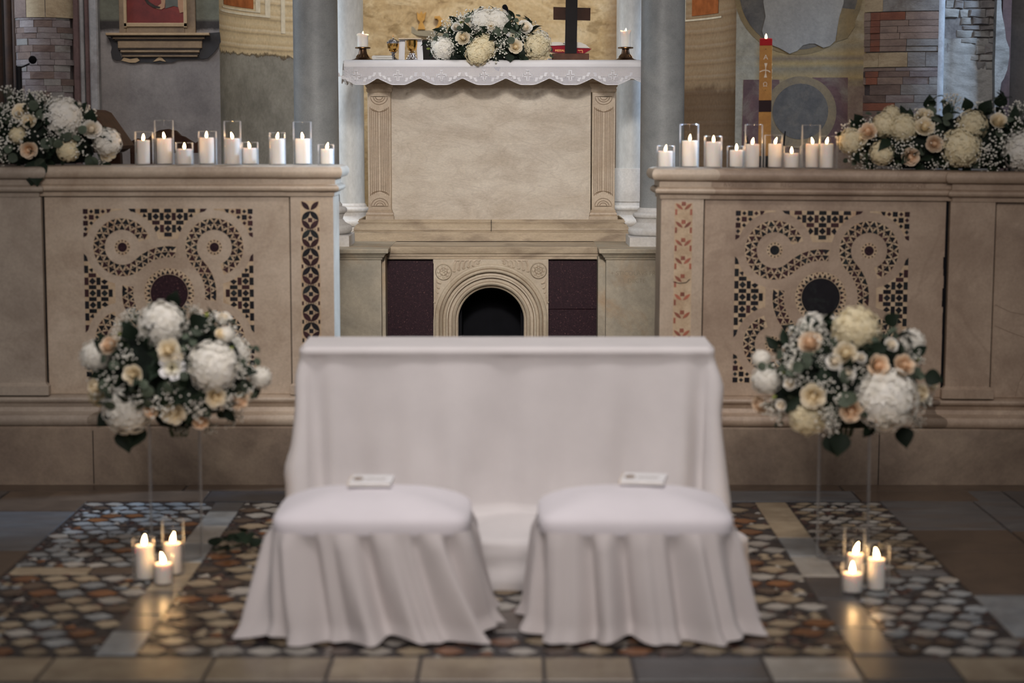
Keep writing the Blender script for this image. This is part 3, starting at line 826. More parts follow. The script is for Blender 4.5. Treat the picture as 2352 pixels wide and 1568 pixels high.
# its flat flank and the broken masonry to the right
xf = cxR
MB().box(xf-.03, cyR-rR+.05, 0, xf+.0485, cyR+.1, 4.6).build('pier_flank', BR['white'], pr, smooth=0)
pr2 = tag(MB().box(xf+.04, 13.12, 0, X_(2292,150,13.12), 13.5, 4.6).build('wall_masonry', BR['mortar'], smooth=0), kind='structure')
def rz(v): return Z_(v, 13.1)
def rough_stone(u0, u1, v0, v1, y0, name):
    g = .0025
    x0, x1 = X_(u0,150,13.1), X_(u1,150,13.1)
    j = lambda k=.006: rb.uniform(-k, k)
    P = [(x0+g+j(), rz(v1)+g+j()), ((x0+x1)/2+j(), rz(v1)+g+j(.004)), (x1-g+j(), rz(v1)+g+j()), (x1-g+j(), rz(v0)-g+j()), ((x0+x1)/2+j(), rz(v0)-g+j(.004)), (x0+g+j(), rz(v0)-g+j())]
    cx = sum(p[0] for p in P)/6; cz = sum(p[1] for p in P)/6
    b = MB()
    b.add([(cx+(x-cx)*.82, y0+j(.003), cz+(z-cz)*.8) for x, z in P] + [(x, y0+.006, z) for x, z in P] + [(x, 13.14, z) for x, z in P],
          [tuple(range(6))] + [(i, 6+i, 6+(i+1)%6, (i+1)%6) for i in range(6)] + [(6+i, 12+i, 12+(i+1)%6, 6+(i+1)%6) for i in range(6)])
    b.build(name, BR[rb.choice(['rough','rough','grey','mortar'])], pr2, smooth=.7)
v = -20
while v < 96:
    h = rb.choice([13, 15, 17, 20])
    u = 2168
    while u < 2290:
        e = min(2293 + rb.uniform(-8, 5), u+rb.uniform(20, 44))
        if e - u > 8 and not (u < 2196 and v > 20): rough_stone(u, e, v, v+h, 13.110+rb.uniform(-.010,.006), 'brick')
        u = e
    v += h
for u0, v0, u1, v1 in ((2240,104,2262,126),(2262,100,2290,122),(2230,126,2252,140),(2252,124,2290,140),(2244,142,2264,162),(2264,142,2292,160)):
    rough_stone(u0, u1, v0, v1, 13.112, 'stone_block')
rows_ = []
for jv in range(24):
    vv = 88+jv*9.5
    row_ = []
    for iu in range(17):
        uu = 2160+iu*8.4
        hole = math.exp(-(((uu-2262)/30)**2+((vv-130)/26)**2))
        row_.append((X_(uu,150,13.1), 13.108+.022*hole+.012*math.exp(-((uu-2176)/9)**2)*(1 if vv < 230 else .3)+rb.uniform(-.0035,.0035), rz(vv)))
    rows_.append(row_)
MB().grid(rows_).build('rough_plaster', BR['rough'], pr2, smooth=.9, fix=False)
# the ragged blue-lit edge
edge = [(2290,-80),(2296,20),(2299,40),(2304,60),(2308,90),(2316,110),(2317,130),(2313,160),(2306,180),(2300,190),(2297,220),(2293,300),(2288,300),(2284,150),(2286,-80)]
MB().prism([(X_(u,150,13.05), Z_(v,13.05)) for u, v in edge], 13.04, 13.45).build('ragged_edge', BR['rough'], pr2, smooth=0)
tag(MB().box(X_(2300,150,13.3), 13.3, 0, X_(2320,150,13.3), 13.6, 4.6).build('trim_1', BR['mauve'], smooth=0), kind='structure')

# ------------------------------------------------------------------ columns of the canopy
def column(name, label, x, y, r, zb, zs, mat, bmat, plinth=None, ztop=4.2, drum=None):
    t = thing(name, label, 'column', (x, y, zb), kind='thing')
    H = ztop - zb; s = zs - zb
    MB().lathe([(r*1.0, s), (r*1.0, s+.02), (r*.985, s+.05), (r*.97, H)], n=48).build('shaft', mat, t)
    prof = [(r*1.36, .25*s)]
    for k in range(9): a = -PI/2+PI*k/8; prof.append((r*1.36+.09*s*math.cos(a)*1.0, .37*s+.11*s*math.sin(a)))
    prof += [(r*1.30, .50*s), (r*1.22, .53*s), (r*1.12, .60*s), (r*1.16, .68*s), (r*1.22, .72*s)]
    for k in range(9): a = -PI/2+PI*k/8; prof.append((r*1.18+.07*s*math.cos(a), .80*s+.075*s*math.sin(a)))
    prof += [(r*1.10, .89*s), (r*1.10, .93*s), (r*1.0, 1.0*s)]
    MB().lathe(prof, n=48).build('base', bmat, t)
    w = r*1.52
    MB().rsweep(-w, w, -w, w, [(0, 0), (0, .235*s), (-.006, .25*s)]).build('base_plinth', bmat, t, smooth=0)
    if drum:
        MB().lathe([(r*1.10, s), (r*1.10, drum-zb-.004), (r*1.08, drum-zb)], n=48).build('lower_drum', bmat, t)
    return t
YC = 11.45
pc = ppm(YC, 1.6)
ZP = Z_(571, 11.05)     # top of the confessio cornice
column('grey_column', 'grey granite canopy column behind the dark-inlaid screen pier', X_(727,300,YC), YC, 52.0/pc, ZP, Z_(462,YC), MT['grey_col'], MT['white_base'])
column('grey_column', 'grey granite canopy column behind the red-inlaid screen pier', X_(1521,300,YC), YC, 51.0/pc, ZP, Z_(476,YC), MT['grey_col'], MT['white_base'])
YB = 12.75
pb = ppm(YB, 1.6)
column('white_column', 'veined white marble column at the chalice end of the altar', X_(802,300,YB), YB, 35.0/pb, Z_(520,YB)-.05, Z_(466,YB), MT['white_col'], MT['white_base'])
column('white_column', 'veined white marble column behind the altar beside the cross', X_(1449,300,YB), YB, 35.0/pb, Z_(520,YB)-.05, Z_(462,YB), MT['white_col'], MT['white_base'], drum=Z_(386,YB))
# raised sanctuary floor that carries them
tag(MB().box(-1.9, 11.72, 0, 1.6, 13.6, Z_(520,YB)-.05).build('floor_sanctuary', MT['step'], smooth=0), kind='structure')
# ------------------------------------------------------------------ confessio under the altar
YF = 11.30           # recessed front
YP = 11.05           # side plinths
pf = ppm(YF, .8)
def fx(u, y=YF, v=650): return X_(u, v, y)
def fz(v, y=YF): return Z_(v, y)
cf = thing('confessio', 'marble front below the altar with an arched opening between porphyry panels', 'altar base', (fx(1128), YF, 0), kind='thing')
def relc(o, root=cf):
    o.parent = root; o.matrix_parent_inverse = Matrix.Translation(-root.location); return o
TOPC = ZP
xa, xb = fx(888), fx(1373)
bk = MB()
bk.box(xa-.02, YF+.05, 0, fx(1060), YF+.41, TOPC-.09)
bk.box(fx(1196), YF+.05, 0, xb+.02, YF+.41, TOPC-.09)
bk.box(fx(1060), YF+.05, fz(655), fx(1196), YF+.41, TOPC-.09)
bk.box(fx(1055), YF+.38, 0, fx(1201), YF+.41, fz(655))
relc(bk.build('core', MT['dark'], smooth=0))  # near-black colour carries the shade inside the arch opening
for u0, u1, sp in ((886,996,None),(1258,1374,710)):
    if sp is None:
        relc(MB().cham(fx(u0), YF, .02, fx(u1), YF+.06, fz(596), .003).build('porphyry_panel', MT['porphyry'], smooth=0))
    else:
        relc(MB().cham(fx(u0), YF, fz(sp)+.001, fx(u1), YF+.06, fz(596), .002).build('porphyry_panel', MT['porphyry'], smooth=0))
        relc(MB().cham(fx(u0), YF, .02, fx(u1), YF+.06, fz(sp)-.001, .002).build('porphyry_panel', MT['porphyry'], smooth=0))
# arch surround: flat spandrel plate with a round-headed hole, then mouldings
acx, acz = fx(1128), fz(734)
def R(px): return px/pf
ri, ro = R(75), R(131)
ztop = fz(594)
def archpts(r, n_=32, zlow=.02):
    return [(acx-r, zlow)] + [(acx+r*math.cos(PI-PI*i/n_), acz+r*math.sin(PI-PI*i/n_)) for i in range(n_+1)] + [(acx+r, zlow)]
b = MB()
inner = archpts(R(129.5))
outer = []
xo0, xo1 = acx-R(132), acx+R(131)
for (x, z) in inner:
    if z <= acz: outer.append((xo0 if x < acx else xo1, z))
    else:
        dx, dz = x-acx, z-acz
        s_ = min((xo1-acx)/abs(dx) if abs(dx) > 1e-6 else 1e9, (ztop-acz)/dz)
        outer.append((acx+dx*s_, acz+dz*s_))
yp0 = YF-.05
b.grid([[(x, yp0, z) for x, z in outer], [(x, yp0, z) for x, z in inner]])
b.grid([[(x, YF+.1, z) for x, z in outer], [(x, yp0, z) for x, z in outer]])
# corners of the plate
for p_, q_ in zip(outer, outer[1:]):
    side_p, side_q = abs(p_[1]-ztop) > 1e-6, abs(q_[1]-ztop) > 1e-6
    if side_p != side_q:
        xo = xo0 if p_[0] < acx else xo1
        b.add([(p_[0],yp0,p_[1]),(xo,yp0,ztop),(q_[0],yp0,q_[1])], [(0,1,2)])
        zz_ = min(p_[1], q_[1]); sx = -1 if xo < acx else 1
        b.box(min(xo, xo-sx*.02), yp0+.001, zz_, max(xo, xo-sx*.02), YF+.1, ztop)
relc(b.build('spandrel_plate', MT['arch'], smooth=.3))
prof = [(119,0),(117.5,.010),(112,.014),(108,.010),(106,.016),(104,.006),(97,.006),(95.5,.010),(93,.010),(91.5,.004),(84,.004),(82.5,.012),(80,.015),(78,.010),(77.5,.0),(75.5,-.004),(75,-.05),(74.5,-.4)]
def arch_part(name, prof_, mat):
    rows_ = [[(x, yp0-d, z) for x, z in archpts(R(px))] for px, d in prof_]
    return relc(MB().grid(rows_).build(name, mat, smooth=.5))
prof2 = [(118,0),(117,-.010),(114,-.016),(110.5,-.012),(109.5,.000),(108.5,-.022),(106,-.032),(104,-.026),(103.2,.002),(97.5,-.004),(96.8,-.020),(94,-.020),(93.2,.004),(86.6,.004),(86,-.016),(83,-.026),(80.5,-.018),(80,.012),(77,.014),(76.4,.002),(75.2,.006),(75,.06),(75,.36)]
arch_part('arch_moulding', [(75+(px-75)*1.267, -d) for px, d in prof2], MT['arch'])
for px in (109.5, 103.0, 97.2, 93.0, 86.4, 80.0):
    relc(MB().tube([(x, yp0-.003, z) for x, z in archpts(R(75+(px-75)*1.267))], .0026, 5).build('arch_shade_line', MT['groove_shade'], smooth=1))  # dark lines paint the shade between the arch mouldings
# rosettes
def rosette(name, u, v):
    c = (fx(u, yp0), fz(v, yp0))
    b = MB()
    rr = R(19)
    rows_ = []
    for rr_, d in ((1.0,0),(1.0,.006),(.92,.010),(.86,.005)):
        rows_.append([(c[0]+rr*rr_*math.cos(2*PI*i/40), yp0-d, c[1]+rr*rr_*math.sin(2*PI*i/40)) for i in range(40)])
    b.grid(rows_, True)
    for ring, n_, r0, dd in ((0,8,.60,.006),(1,6,.32,.010),(2,1,0,.012)):
        for i in range(n_):
            a = 2*PI*(i+.5*ring)/n_
            b.ball((c[0]+rr*r0*math.cos(a), yp0-dd*.4, c[1]+rr*r0*math.sin(a)), rr*(.24 if ring == 0 else .18 if ring == 1 else .14), 8, 5, (1, .5, 1))
    b.add([(c[0]+rr*.86*math.cos(2*PI*i/40), yp0-.004, c[1]+rr*.86*math.sin(2*PI*i/40)) for i in range(40)], [tuple(range(40))])
    o = relc(b.build(name, MT['arch'], smooth=.8))
    g = MB().tube([(c[0]+rr*.97*math.cos(2*PI*i/32), yp0-.004, c[1]+rr*.97*math.sin(2*PI*i/32)) for i in range(32)], .0022, 5, True)
    g.tube([(c[0]+rr*.45*math.cos(2*PI*i/32)*(1+.12*math.cos(8*2*PI*i/32)), yp0-.006, c[1]+rr*.45*math.sin(2*PI*i/32)*(1+.12*math.cos(8*2*PI*i/32))) for i in range(32)], .0018, 5, True)
    q = g.build('rosette_shade_line', MT['groove_shade'], o, smooth=1)  # dark rings paint the shade in the rosette relief
    return o
rosette('rosette', 1019, 624); rosette('rosette', 1237, 621)
def acanthus(sx):
    def px(u, v, d=.004): return (fx(1128+sx*(u-1128), yp0), yp0-d, fz(v, yp0))
    b = MB()
    b.tube([px(1212, 598), px(1160, 597)], [.005, .003], 6)
    for k in range(6):
        e = (1213-k*11.0, 622-k*3.3 if k < 5 else 604)
        p2 = px(*e)
        b.tube([px(1207-k*11, 597), px(e[0]-1, (597+e[1])/2-3), p2], [.004, .009, .006], 6)
        b.ball(p2, .010, 8, 5, (1,.5,.8))
    relc(b.build('acanthus_leaf', MT['altar_trim'], smooth=.8))
    b = MB()
    b.tube([px(1254, 640), px(1255, 700)], [.004, .003], 6)
    for k in range(5):
        e = (1245+k*3.2, 650+k*11)
        p2 = px(*e)
        b.tube([px(1254, 638+k*11), px(1250+k*1.6, 648+k*11), p2], [.004,.008,.005], 6)
        b.ball(p2, .008, 8, 5, (1,.5,.8))
    relc(b.build('acanthus_leaf', MT['altar_trim'], smooth=.8))
acanthus(1); acanthus(-1)
# side plinths
pz = fz(590, YP)
xl0, xl1 = -1.62, X_(876,680,YP)
xr0, xr1 = X_(1392,680,YP), 1.5
for x0, x1, nm in ((xl0, xl1, 'side_plinth'), (xr0, xr1, 'side_plinth')):
    relc(MB().rsweep(x0, x1, YP, 11.9, [(0,0),(0,pz-.002)]).build(nm, MT['plinth'], smooth=0))
cz = TOPC
def cornice(x0, x1, y0, y1):
    h = TOPC
    return MB().rsweep(x0, x1, y0, y1, [(0,h-.066),(.006,h-.062),(.008,h-.052),(.016,h-.048),(.018,h-.042),(.024,h-.034),(.034,h-.026),(.042,h-.024),(.044,h-.004),(.041,h)])
relc(cornice(xl0, xl1, YP, 11.9).build('plinth_cornice', MT['plinth'], smooth=.4))
relc(cornice(xr0, xr1, YP, 11.9).build('plinth_cornice', MT['plinth'], smooth=.4))
h = TOPC
h = TOPC-.0016
relc(MB().rsweep(fx(858), fx(1402), YF-.03, 11.75, [(0,h-.075),(.004,h-.072),(.004,h-.058),(.012,h-.055),(.012,h-.042),(.022,h-.038),(.024,h-.030),(.026,h-.004),(.022,h)]).build('centre_cornice', MT['step'], smooth=.4))
for u0, u1 in ((876,886),(1373,1392)):
    relc(MB().box(X_(u0,680,YP+.1), YP+.08, 0, X_(u1,680,YP+.1), YF+.1, pz-.004).build('return_jamb', MT['plinth'], smooth=0))
# faint inscription on the right plinth
def text_mesh(s, size, mat, depth=.0006, font=None):
    cu = bpy.data.curves.new('lettering', 'FONT')
    cu.body = s; cu.size = size; cu.extrude = depth; cu.align_x = 'CENTER'
    o = bpy.data.objects.new('lettering_tmp', cu); COL.objects.link(o)
    bpy.context.view_layer.update()
    me = bpy.data.meshes.new_from_object(o.evaluated_get(bpy.context.evaluated_depsgraph_get()))
    bpy.data.objects.remove(o)
    me.materials.clear(); me.materials.append(mat)
    return me
MT['cut'] = stone('shallow_cut_letter', C(146,124,104), C(128,108,92), 6, grain=60, rough=.6, bump=.1)
MT['cut2'] = stone('faint_cut_letter', C(150,136,114), C(136,124,106), 6, grain=60, rough=.6, bump=.1)
relc(obj('inscription', text_mesh('+ STICOLAVS FRI', .036, MT['cut2']), None, (X_(1456,627,YP-.001), YP-.0008, Z_(632,YP)), (PI/2,0,0)))
relc(obj('inscription', text_mesh('DIICTE', .034, MT['cut2']), None, (X_(1462,645,YP-.001), YP-.0008, Z_(649,YP)), (PI/2,0,0)))

# ------------------------------------------------------------------ altar
YA = 11.93
TZ = at_y(1128, 137, 11.60).z
al = thing('altar', 'marble altar with plain slab front between two carved pilasters on stepped base', 'altar', (X_(1128,300,YA), YA, TOPC), kind='thing')
def rela(o): return relc(o, al)
def ax(u, y=YA, v=350): return X_(u, v, y)
def az(v, y=YA): return Z_(v, y)
x0, x1 = ax(846), ax(1412)
zb = az(505)
rela(MB().rsweep(x0, x1, YA-.02, 12.4, [(.105,TOPC),(.105,TOPC+.050),(.098,TOPC+.056),(.080,TOPC+.058),(.080,TOPC+.064),(.088,TOPC+.067),(.086,TOPC+.078),(.074,TOPC+.096),(.066,TOPC+.104),(.052,TOPC+.105),(.052,TOPC+.111),(.062,TOPC+.113),(.062,TOPC+.122),(.050,TOPC+.124),(.050,TOPC+.130),(.057,TOPC+.132),(.055,zb-.026),(.036,zb-.012),(.020,zb-.010),(.020,zb)]).build('stepped_base', MT['step'], smooth=.3))
rela(MB().box(ax(1127.5,11.83), 11.795, TOPC+.062, ax(1128.6,11.83), 11.86, TOPC+.13).build('base_joint', MT['dark'], smooth=0))
rela(MB().cham(ax(899), YA, zb, ax(1357), 12.45, TZ-.10, .002).build('front_slab', MT['altar'], smooth=0))
for uc0, uc1, n_ in ((843,900,0),(1356,1416,1)):
    xa_, xb_ = ax(uc0+3), ax(uc1-1 if n_ == 0 else uc1-4)
    yq = YA-.035
    p = MB().cham(xa_, yq, zb+.001, xb_, YA+.3, TZ-.10, .003).build('pilaster', MT['altar_trim'], smooth=0)
    rela(p)
    hh = TZ-.10
    cap = MB().rsweep(xa_, xb_, yq, YA+.2, [(0,hh-.09),(.006,hh-.085),(.008,hh-.07),(.004,hh-.062),(.012,hh-.052),(.016,hh-.038),(.010,hh-.026),(.022,hh-.016),(.022,hh)]).build('capital', MT['altar_trim'], p, smooth=.5)
    bs = MB().rsweep(xa_, xb_, yq, YA+.2, [(.016,zb+.001),(.016,zb+.024),(.010,zb+.028),(.014,zb+.036),(.012,zb+.046),(.004,zb+.052),(.006,zb+.060),(0,zb+.066)]).build('pilaster_base', MT['altar_trim'], p, smooth=.5)
    for o in (cap, bs):
        pass
    mx = (xa_+xb_)/2; hw = (xb_-xa_)/2
    b = MB()
    zt, zl = az(222), az(473)
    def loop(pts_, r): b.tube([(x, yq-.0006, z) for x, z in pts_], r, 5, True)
    # half discs at top and foot
    for f in (1.0, .68, .42):
        rr = hw*.74*f
        loop([(mx+rr*math.cos(PI+PI*i/14), zt+rr*.92*math.sin(PI+PI*i/14)) for i in range(15)], .0020)
        loop([(mx+rr*math.cos(PI*i/14), zl+rr*.92*math.sin(PI*i/14)) for i in range(15)], .0020)
    # nested long panels with concave ends
    for f in (.80, .64, .48, .30, .14):
        w_ = hw*f; d = hw*(.98-f)*.9
        za = zt-hw*.78-d*.6; zc = zl+hw*.78+d*.6
        top_ = [(mx+w_*math.cos(PI+PI*i/10), za+w_*.55*math.sin(PI+PI*i/10)+.0) for i in range(11)]
        bot_ = [(mx-w_*math.cos(PI+PI*i/10), zc-w_*.55*math.sin(PI+PI*i/10)) for i in range(11)]
        loop(top_ + bot_, .0019)
    b.build('carved_panel', MT['groove_shade'], p, smooth=1.0)  # dark raised lines stand for shade in the carving
rela(MB().cham(ax(812,11.63), 11.63, TZ-.10, ax(1492,11.63), 12.40, TZ-.004, .004).build('table_slab', MT['altar_trim'], smooth=0))

# altar cloth: plain top, crochet edge with pointed scallops
def lace_mat():
    m = NT('crochet_lace')
    x, y, z = m.xyz(m.coord())
    def grid_(c, k): return m.math('ABSOLUTE', m.math('SUBTRACT', m.math('FRACT', m.math('MULTIPLY', c, k)), .5))
    hx, hz = grid_(x, 130.0), grid_(z, 130.0)
    hole = m.math('MULTIPLY', m.step(hx, .33, .25), m.step(hz, .33, .25))
    col = m.mix(m.noise(m.coord(), 8, 3), C(222,220,226), C(232,230,234))
    m.fin(col, .85, .2)
    tr = m.n('ShaderNodeBsdfTransparent')
    mx = m.n('ShaderNodeMixShader', {0: m.math('MULTIPLY', hole, .9), 1: m.b.outputs[0], 2: tr.outputs[0]})
    m.t.links.new(mx.outputs[0], m.out.inputs[0])
    return m.mat
MT['lace'] = lace_mat()
yc0 = 11.60
cxs = lambda u, v=160: X_(u, v, yc0)
ac = thing('altar_cloth', 'white linen altar cloth with scalloped crochet edge hanging over altar front', 'altar cloth', (cxs(1128), yc0, TZ))
def relk(o): return relc(o, ac)
tops = [(u, v) for u, v in ((792,152),(1490,150))]
notch = [790, 867, 964, 1062, 1162, 1262, 1361, 1452, 1545]
def hem_v(u):
    for a_, b_ in zip(notch, notch[1:]):
        if a_ <= u <= b_:
            t = (u-a_)/(b_-a_)
            t = abs(2*t-1)
            return 194.5 - 15.5*max(0, (t-.30)/.70)**1.15
    return 184
us = [790+ i*(1500-790)/284 for i in range(285)]
def cy_at(u, t):
    return yc0 - .006 - .006*math.sin(u*.021+t)*t - .012*t*max(0, (850-u)/60) + .004*math.sin(u*.05)*t
plain_rows, lace_rows = [], []
ztop_ = TZ
for k, (yy, dz) in enumerate(((12.39,0),(12.0,0),(11.66,0.0),(11.625,-.0005),(11.608,-.005),(11.599,-.014))):
    plain_rows.append([(cxs(u,137)*(yy/yc0 if False else 1), yy, ztop_+dz) for u in us])
vpl = 153
for k in range(1, 4):
    plain_rows.append([(cxs(u), cy_at(u, k/8), ztop_-.014+(Z_(vpl,yc0)-ztop_+.014)*k/3) for u in us])
for k in range(0, 7):
    row_ = []
    for u in us:
        zz = Z_(vpl, yc0) + (Z_(hem_v(u), yc0)-Z_(vpl, yc0))*k/6
        row_.append((cxs(u), cy_at(u, .375+k/8), zz))
    lace_rows.append(row_)
relk(MB().grid(plain_rows).build('linen_top', MT['linen'], smooth=1.2, fix=False))
lo_ = relk(MB().grid(lace_rows).build('crochet_edge', MT['lace'], smooth=1.2, fix=False))
# hanging end at the left corner
xe = cxs(790)
rows_ = []
for yy in [11.60+.78*i/12 for i in range(13)]:
    rows_.append([(xe-.004-.010*k/5 - .003*math.sin(yy*19)*k/5, yy, ztop_-.006-(.13+.012*math.cos(yy*34))*k/5) for k in range(6)])
relk(MB().grid(rows_).build('crochet_end', MT['lace'], smooth=1.2, fix=False))
hem = MB()
hem.tube([(cxs(u), cy_at(u, 1.1)-.001, Z_(hem_v(u), yc0)) for u in us[::2]], .0022, 5)
for u0 in (818.6, 914, 1014, 1112, 1212, 1310, 1408):
    b = MB()
    zc_ = Z_(173.5 if u0 != 818.6 else 174, yc0); px_ = 1/ppm(yc0, 2)
    xx = cxs(u0); yy = cy_at(u0, .9)-.0035
    t_ = 1.15*px_
    for dx in (-2.6, 2.6):
        b.box(xx+dx*px_-t_, yy, zc_-11*px_, xx+dx*px_+t_, yy+.002, zc_-2.6*px_)
        b.box(xx+dx*px_-t_, yy, zc_+2.6*px_, xx+dx*px_+t_, yy+.002, zc_+11*px_)
        b.box(xx-10*px_, yy, zc_+dx*px_-t_, xx-2.6*px_, yy+.002, zc_+dx*px_+t_)
        b.box(xx+2.6*px_, yy, zc_+dx*px_-t_, xx+10*px_, yy+.002, zc_+dx*px_+t_)
    for s_ in (-1, 1):
        b.box(xx-3.7*px_, yy, zc_+s_*11*px_-t_, xx+3.7*px_, yy+.002, zc_+s_*11*px_+t_)
        b.box(xx+s_*10*px_-t_, yy, zc_-3.7*px_, xx+s_*10*px_+t_, yy+.002, zc_+3.7*px_)
    relk(b.build('crochet_cross', MT['linen'], smooth=0))
    # solid worked leaves between the crosses
    for s_ in (-1, 1):
        b = MB()
        for i, (dx, v_, w_, h_) in enumerate(((20,183,9,8),(31,178,10,8),(41,171.5,9,9))):
            q_ = xx+s_*dx*px_; z_ = Z_(v_, yc0)
            b.prism([(q_-s_*w_*.5*px_, z_-h_*.5*px_), (q_+s_*w_*.1*px_, z_-h_*.5*px_), (q_+s_*w_*.5*px_, z_+h_*.5*px_), (q_-s_*w_*.2*px_, z_+h_*.5*px_)], yy-.0005, yy+.002)
        relk(b.build('crochet_leaf_band', MT['linen'], smooth=0))
relk(hem.build('hem', MT['linen'], smooth=1.0))

# ------------------------------------------------------------------ marble screens
YR = 9.34
def screen_profile_cap(zt):
    # from the bottom upward
    p = [(0,zt-.150),(.006,zt-.148),(.008,zt-.128),(.018,zt-.126)]
    for k in range(5): a = -PI/2+PI*k/4; p.append((.022+.010*math.cos(a), zt-.110+.013*math.sin(a)))
    p += [(.024,zt-.094),(.012,zt-.090),(.012,zt-.064),(.020,zt-.060)]
    for k in range(7): a = -PI/2+PI*k/6; p.append((.026+.024*math.cos(a), zt-.031+.029*math.sin(a)))
    p += [(.02, zt)]
    return p
def base_profile(z0, z1):
    h_ = z1-z0
    p = [(.055,z0)]
    for k in range(7): a = -PI/2+PI*k/6; p.append((.055+.022*math.cos(a), z0+.20*h_+.19*h_*math.sin(a)))
    p += [(.05,z0+.42*h_),(.032,z0+.46*h_),(.024,z0+.60*h_),(.030,z0+.72*h_),(.040,z0+.76*h_)]
    for k in range(5): a = -PI/2+PI*k/4; p.append((.036+.010*math.cos(a), z0+.86*h_+.09*h_*math.sin(a)))
    p += [(.02,z0+.97*h_),(.0,z1)]
    return p

def mosaic(parent, cx, cz, k, y, dark, seed, flip=False):
    """quincunx of looping bands; k = metres per photograph pixel"""
    r = random.Random(seed)
    bed = MT['pale_bed']
    hx_, hz_ = 195, 194
    L = 105.5
    y0, y1 = y-.0016, y+.004
    def W2(a, b_): return (cx+a*k, cz+b_*k)
    def piece(name, pts, mats=None, yy=0):
        mt = MT[r.choice(mats or ['dark_tess','dark_tess','red_tess'])]
        MB().prism([W2(*p) for p in pts], y0-yy-r.uniform(0,.0006), y1).build(name, mt, parent, smooth=0, fix=False)
    chips_ = MB(); chips_.cur = 0
    def chip(pts):
        chips_.cur = 0 if r.random() < .6 else 1
        chips_.prism([W2(*p) for p in pts], y0, y1)
    beds = MB()
    # band beds
    def band(path_, w):
        """path_: list of (x, z, nx, nz)"""
        for q0, q1 in zip(path_, path_[1:]):
            beds.prism([W2(q0[0]-q0[2]*w, q0[1]-q0[3]*w), W2(q1[0]-q1[2]*w, q1[1]-q1[3]*w), W2(q1[0]+q1[2]*w, q1[1]+q1[3]*w), W2(q0[0]+q0[2]*w, q0[1]+q0[3]*w)], y-.0008, y+.004)
    for q in range(4):
        rot = -PI/2*q
        ca, sa = math.cos(rot), math.sin(rot)
        def T(x, z): return (x*ca-z*sa, x*sa+z*ca)
        ox, oz = -L, L
        R1 = 53.4; dC = math.hypot(L, L); R2 = dC-R1
        pth = []
        a0, a1 = math.radians(18), math.radians(315)
        n1 = 56
        for i in range(n1+1):
            a = a0+(a1-a0)*i/n1
            pth.append((ox+R1*math.cos(a), oz+R1*math.sin(a), math.cos(a), math.sin(a)))
        b0, b1 = math.radians(135), math.radians(80)
        n2 = 18
        for i in range(1, n2+1):
            a = b0+(b1-b0)*i/n2
            pth.append((R2*math.cos(a), R2*math.sin(a), -math.cos(a), -math.sin(a)))
        path_ = []
        for x, z, nx, nz in pth:
            X1, Z1 = T(x, z); N1, N2 = T(nx, nz)
            path_.append((X1, Z1, N1, N2))
        band(path_, 13.4)
        # walk along the band and set triangles
        S = [0]
        for p0, p1 in zip(path_, path_[1:]): S.append(S[-1]+math.hypot(p1[0]-p0[0], p1[1]-p0[1]))
        def at(s):
            s = max(0, min(S[-1]-1e-4, s))
            i = next(j for j in range(len(S)-1) if S[j+1] > s)
            t = (s-S[i])/(S[i+1]-S[i])
            p0, p1 = path_[i], path_[i+1]
            m = [p0[j]*(1-t)+p1[j]*t for j in range(4)]
            l = math.hypot(m[2], m[3]); m[2] /= l; m[3] /= l
            return m
        def pt(s, o):
            m = at(s); return (m[0]+m[2]*o, m[1]+m[3]*o)
        st = 16.4
        ns = int(S[-1]/st)
        st = S[-1]/ns
        for i in range(ns):
            s0 = i*st
            j = lambda: r.uniform(-.5,.5)
            # two rows of big triangles, tips outward, with small ones wedged between
            piece('mosaic_triangle', [pt(s0+.4+j(), .5), pt(s0+st-.4+j(), .5), pt(s0+st*.5, 12.6+j())])
            chip([pt(s0+st*.72, 12.9), pt(s0+st*1.28, 12.9), pt(s0+st, 6.6)])
            chip([pt(s0+st*.88, 3.6), pt(s0+st*1.12, 3.6), pt(s0+st, 6.4)])
            s1 = s0+st*.5 if i < ns-1 else s0
            piece('mosaic_triangle', [pt(s1+.4+j(), -12.6), pt(s1+st-.4+j(), -12.6), pt(s1+st*.5, -.8+j())])
            chip([pt(s1-st*.25, -.8), pt(s1+st*.25, -.8), pt(s1, -5.6)])
            chip([pt(s1-st*.12, -7.0), pt(s1+st*.12, -7.0), pt(s1, -10.2)])
        # small disc and its ring in the loop
        ex, ez = T(ox, oz)
        beds.prism([W2(ex+18*math.cos(2*PI*i/28), ez+18*math.sin(2*PI*i/28)) for i in range(28)], y-.0008, y+.004)
        piece('mosaic_disc', [(ex+10.7*math.cos(2*PI*i/24), ez+10.7*math.sin(2*PI*i/24)) for i in range(24)], ['dark_tess','porphyry'])
        for i in range(12):
            a = 2*PI*i/12
            chip([(ex+16.8*math.cos(a-.14), ez+16.8*math.sin(a-.14)), (ex+16.8*math.cos(a+.14), ez+16.8*math.sin(a+.14)), (ex+12.4*math.cos(a), ez+12.4*math.sin(a))])
    # centre
    beds.prism([W2(57.5*math.cos(2*PI*i/48), 57.5*math.sin(2*PI*i/48)) for i in range(48)], y-.0008, y+.004)
    piece('mosaic_disc', [(43.2*math.cos(2*PI*i/48), 43.2*math.sin(2*PI*i/48)) for i in range(48)], ['porphyry' if dark == 0 else 'dark_tess'], .0006)
    for i in range(27):
        a = 2*PI*i/27; w = .095
        piece('mosaic_triangle', [(44.6*math.cos(a-w), 44.6*math.sin(a-w)), (44.6*math.cos(a+w), 44.6*math.sin(a+w)), (54*math.cos(a), 54*math.sin(a))])
        a += PI/27
        chip([(56.5*math.cos(a-.05), 56.5*math.sin(a-.05)), (56.5*math.cos(a+.05), 56.5*math.sin(a+.05)), (52*math.cos(a), 52*math.sin(a))])
    # chequered fields between the loops
    RO = 85
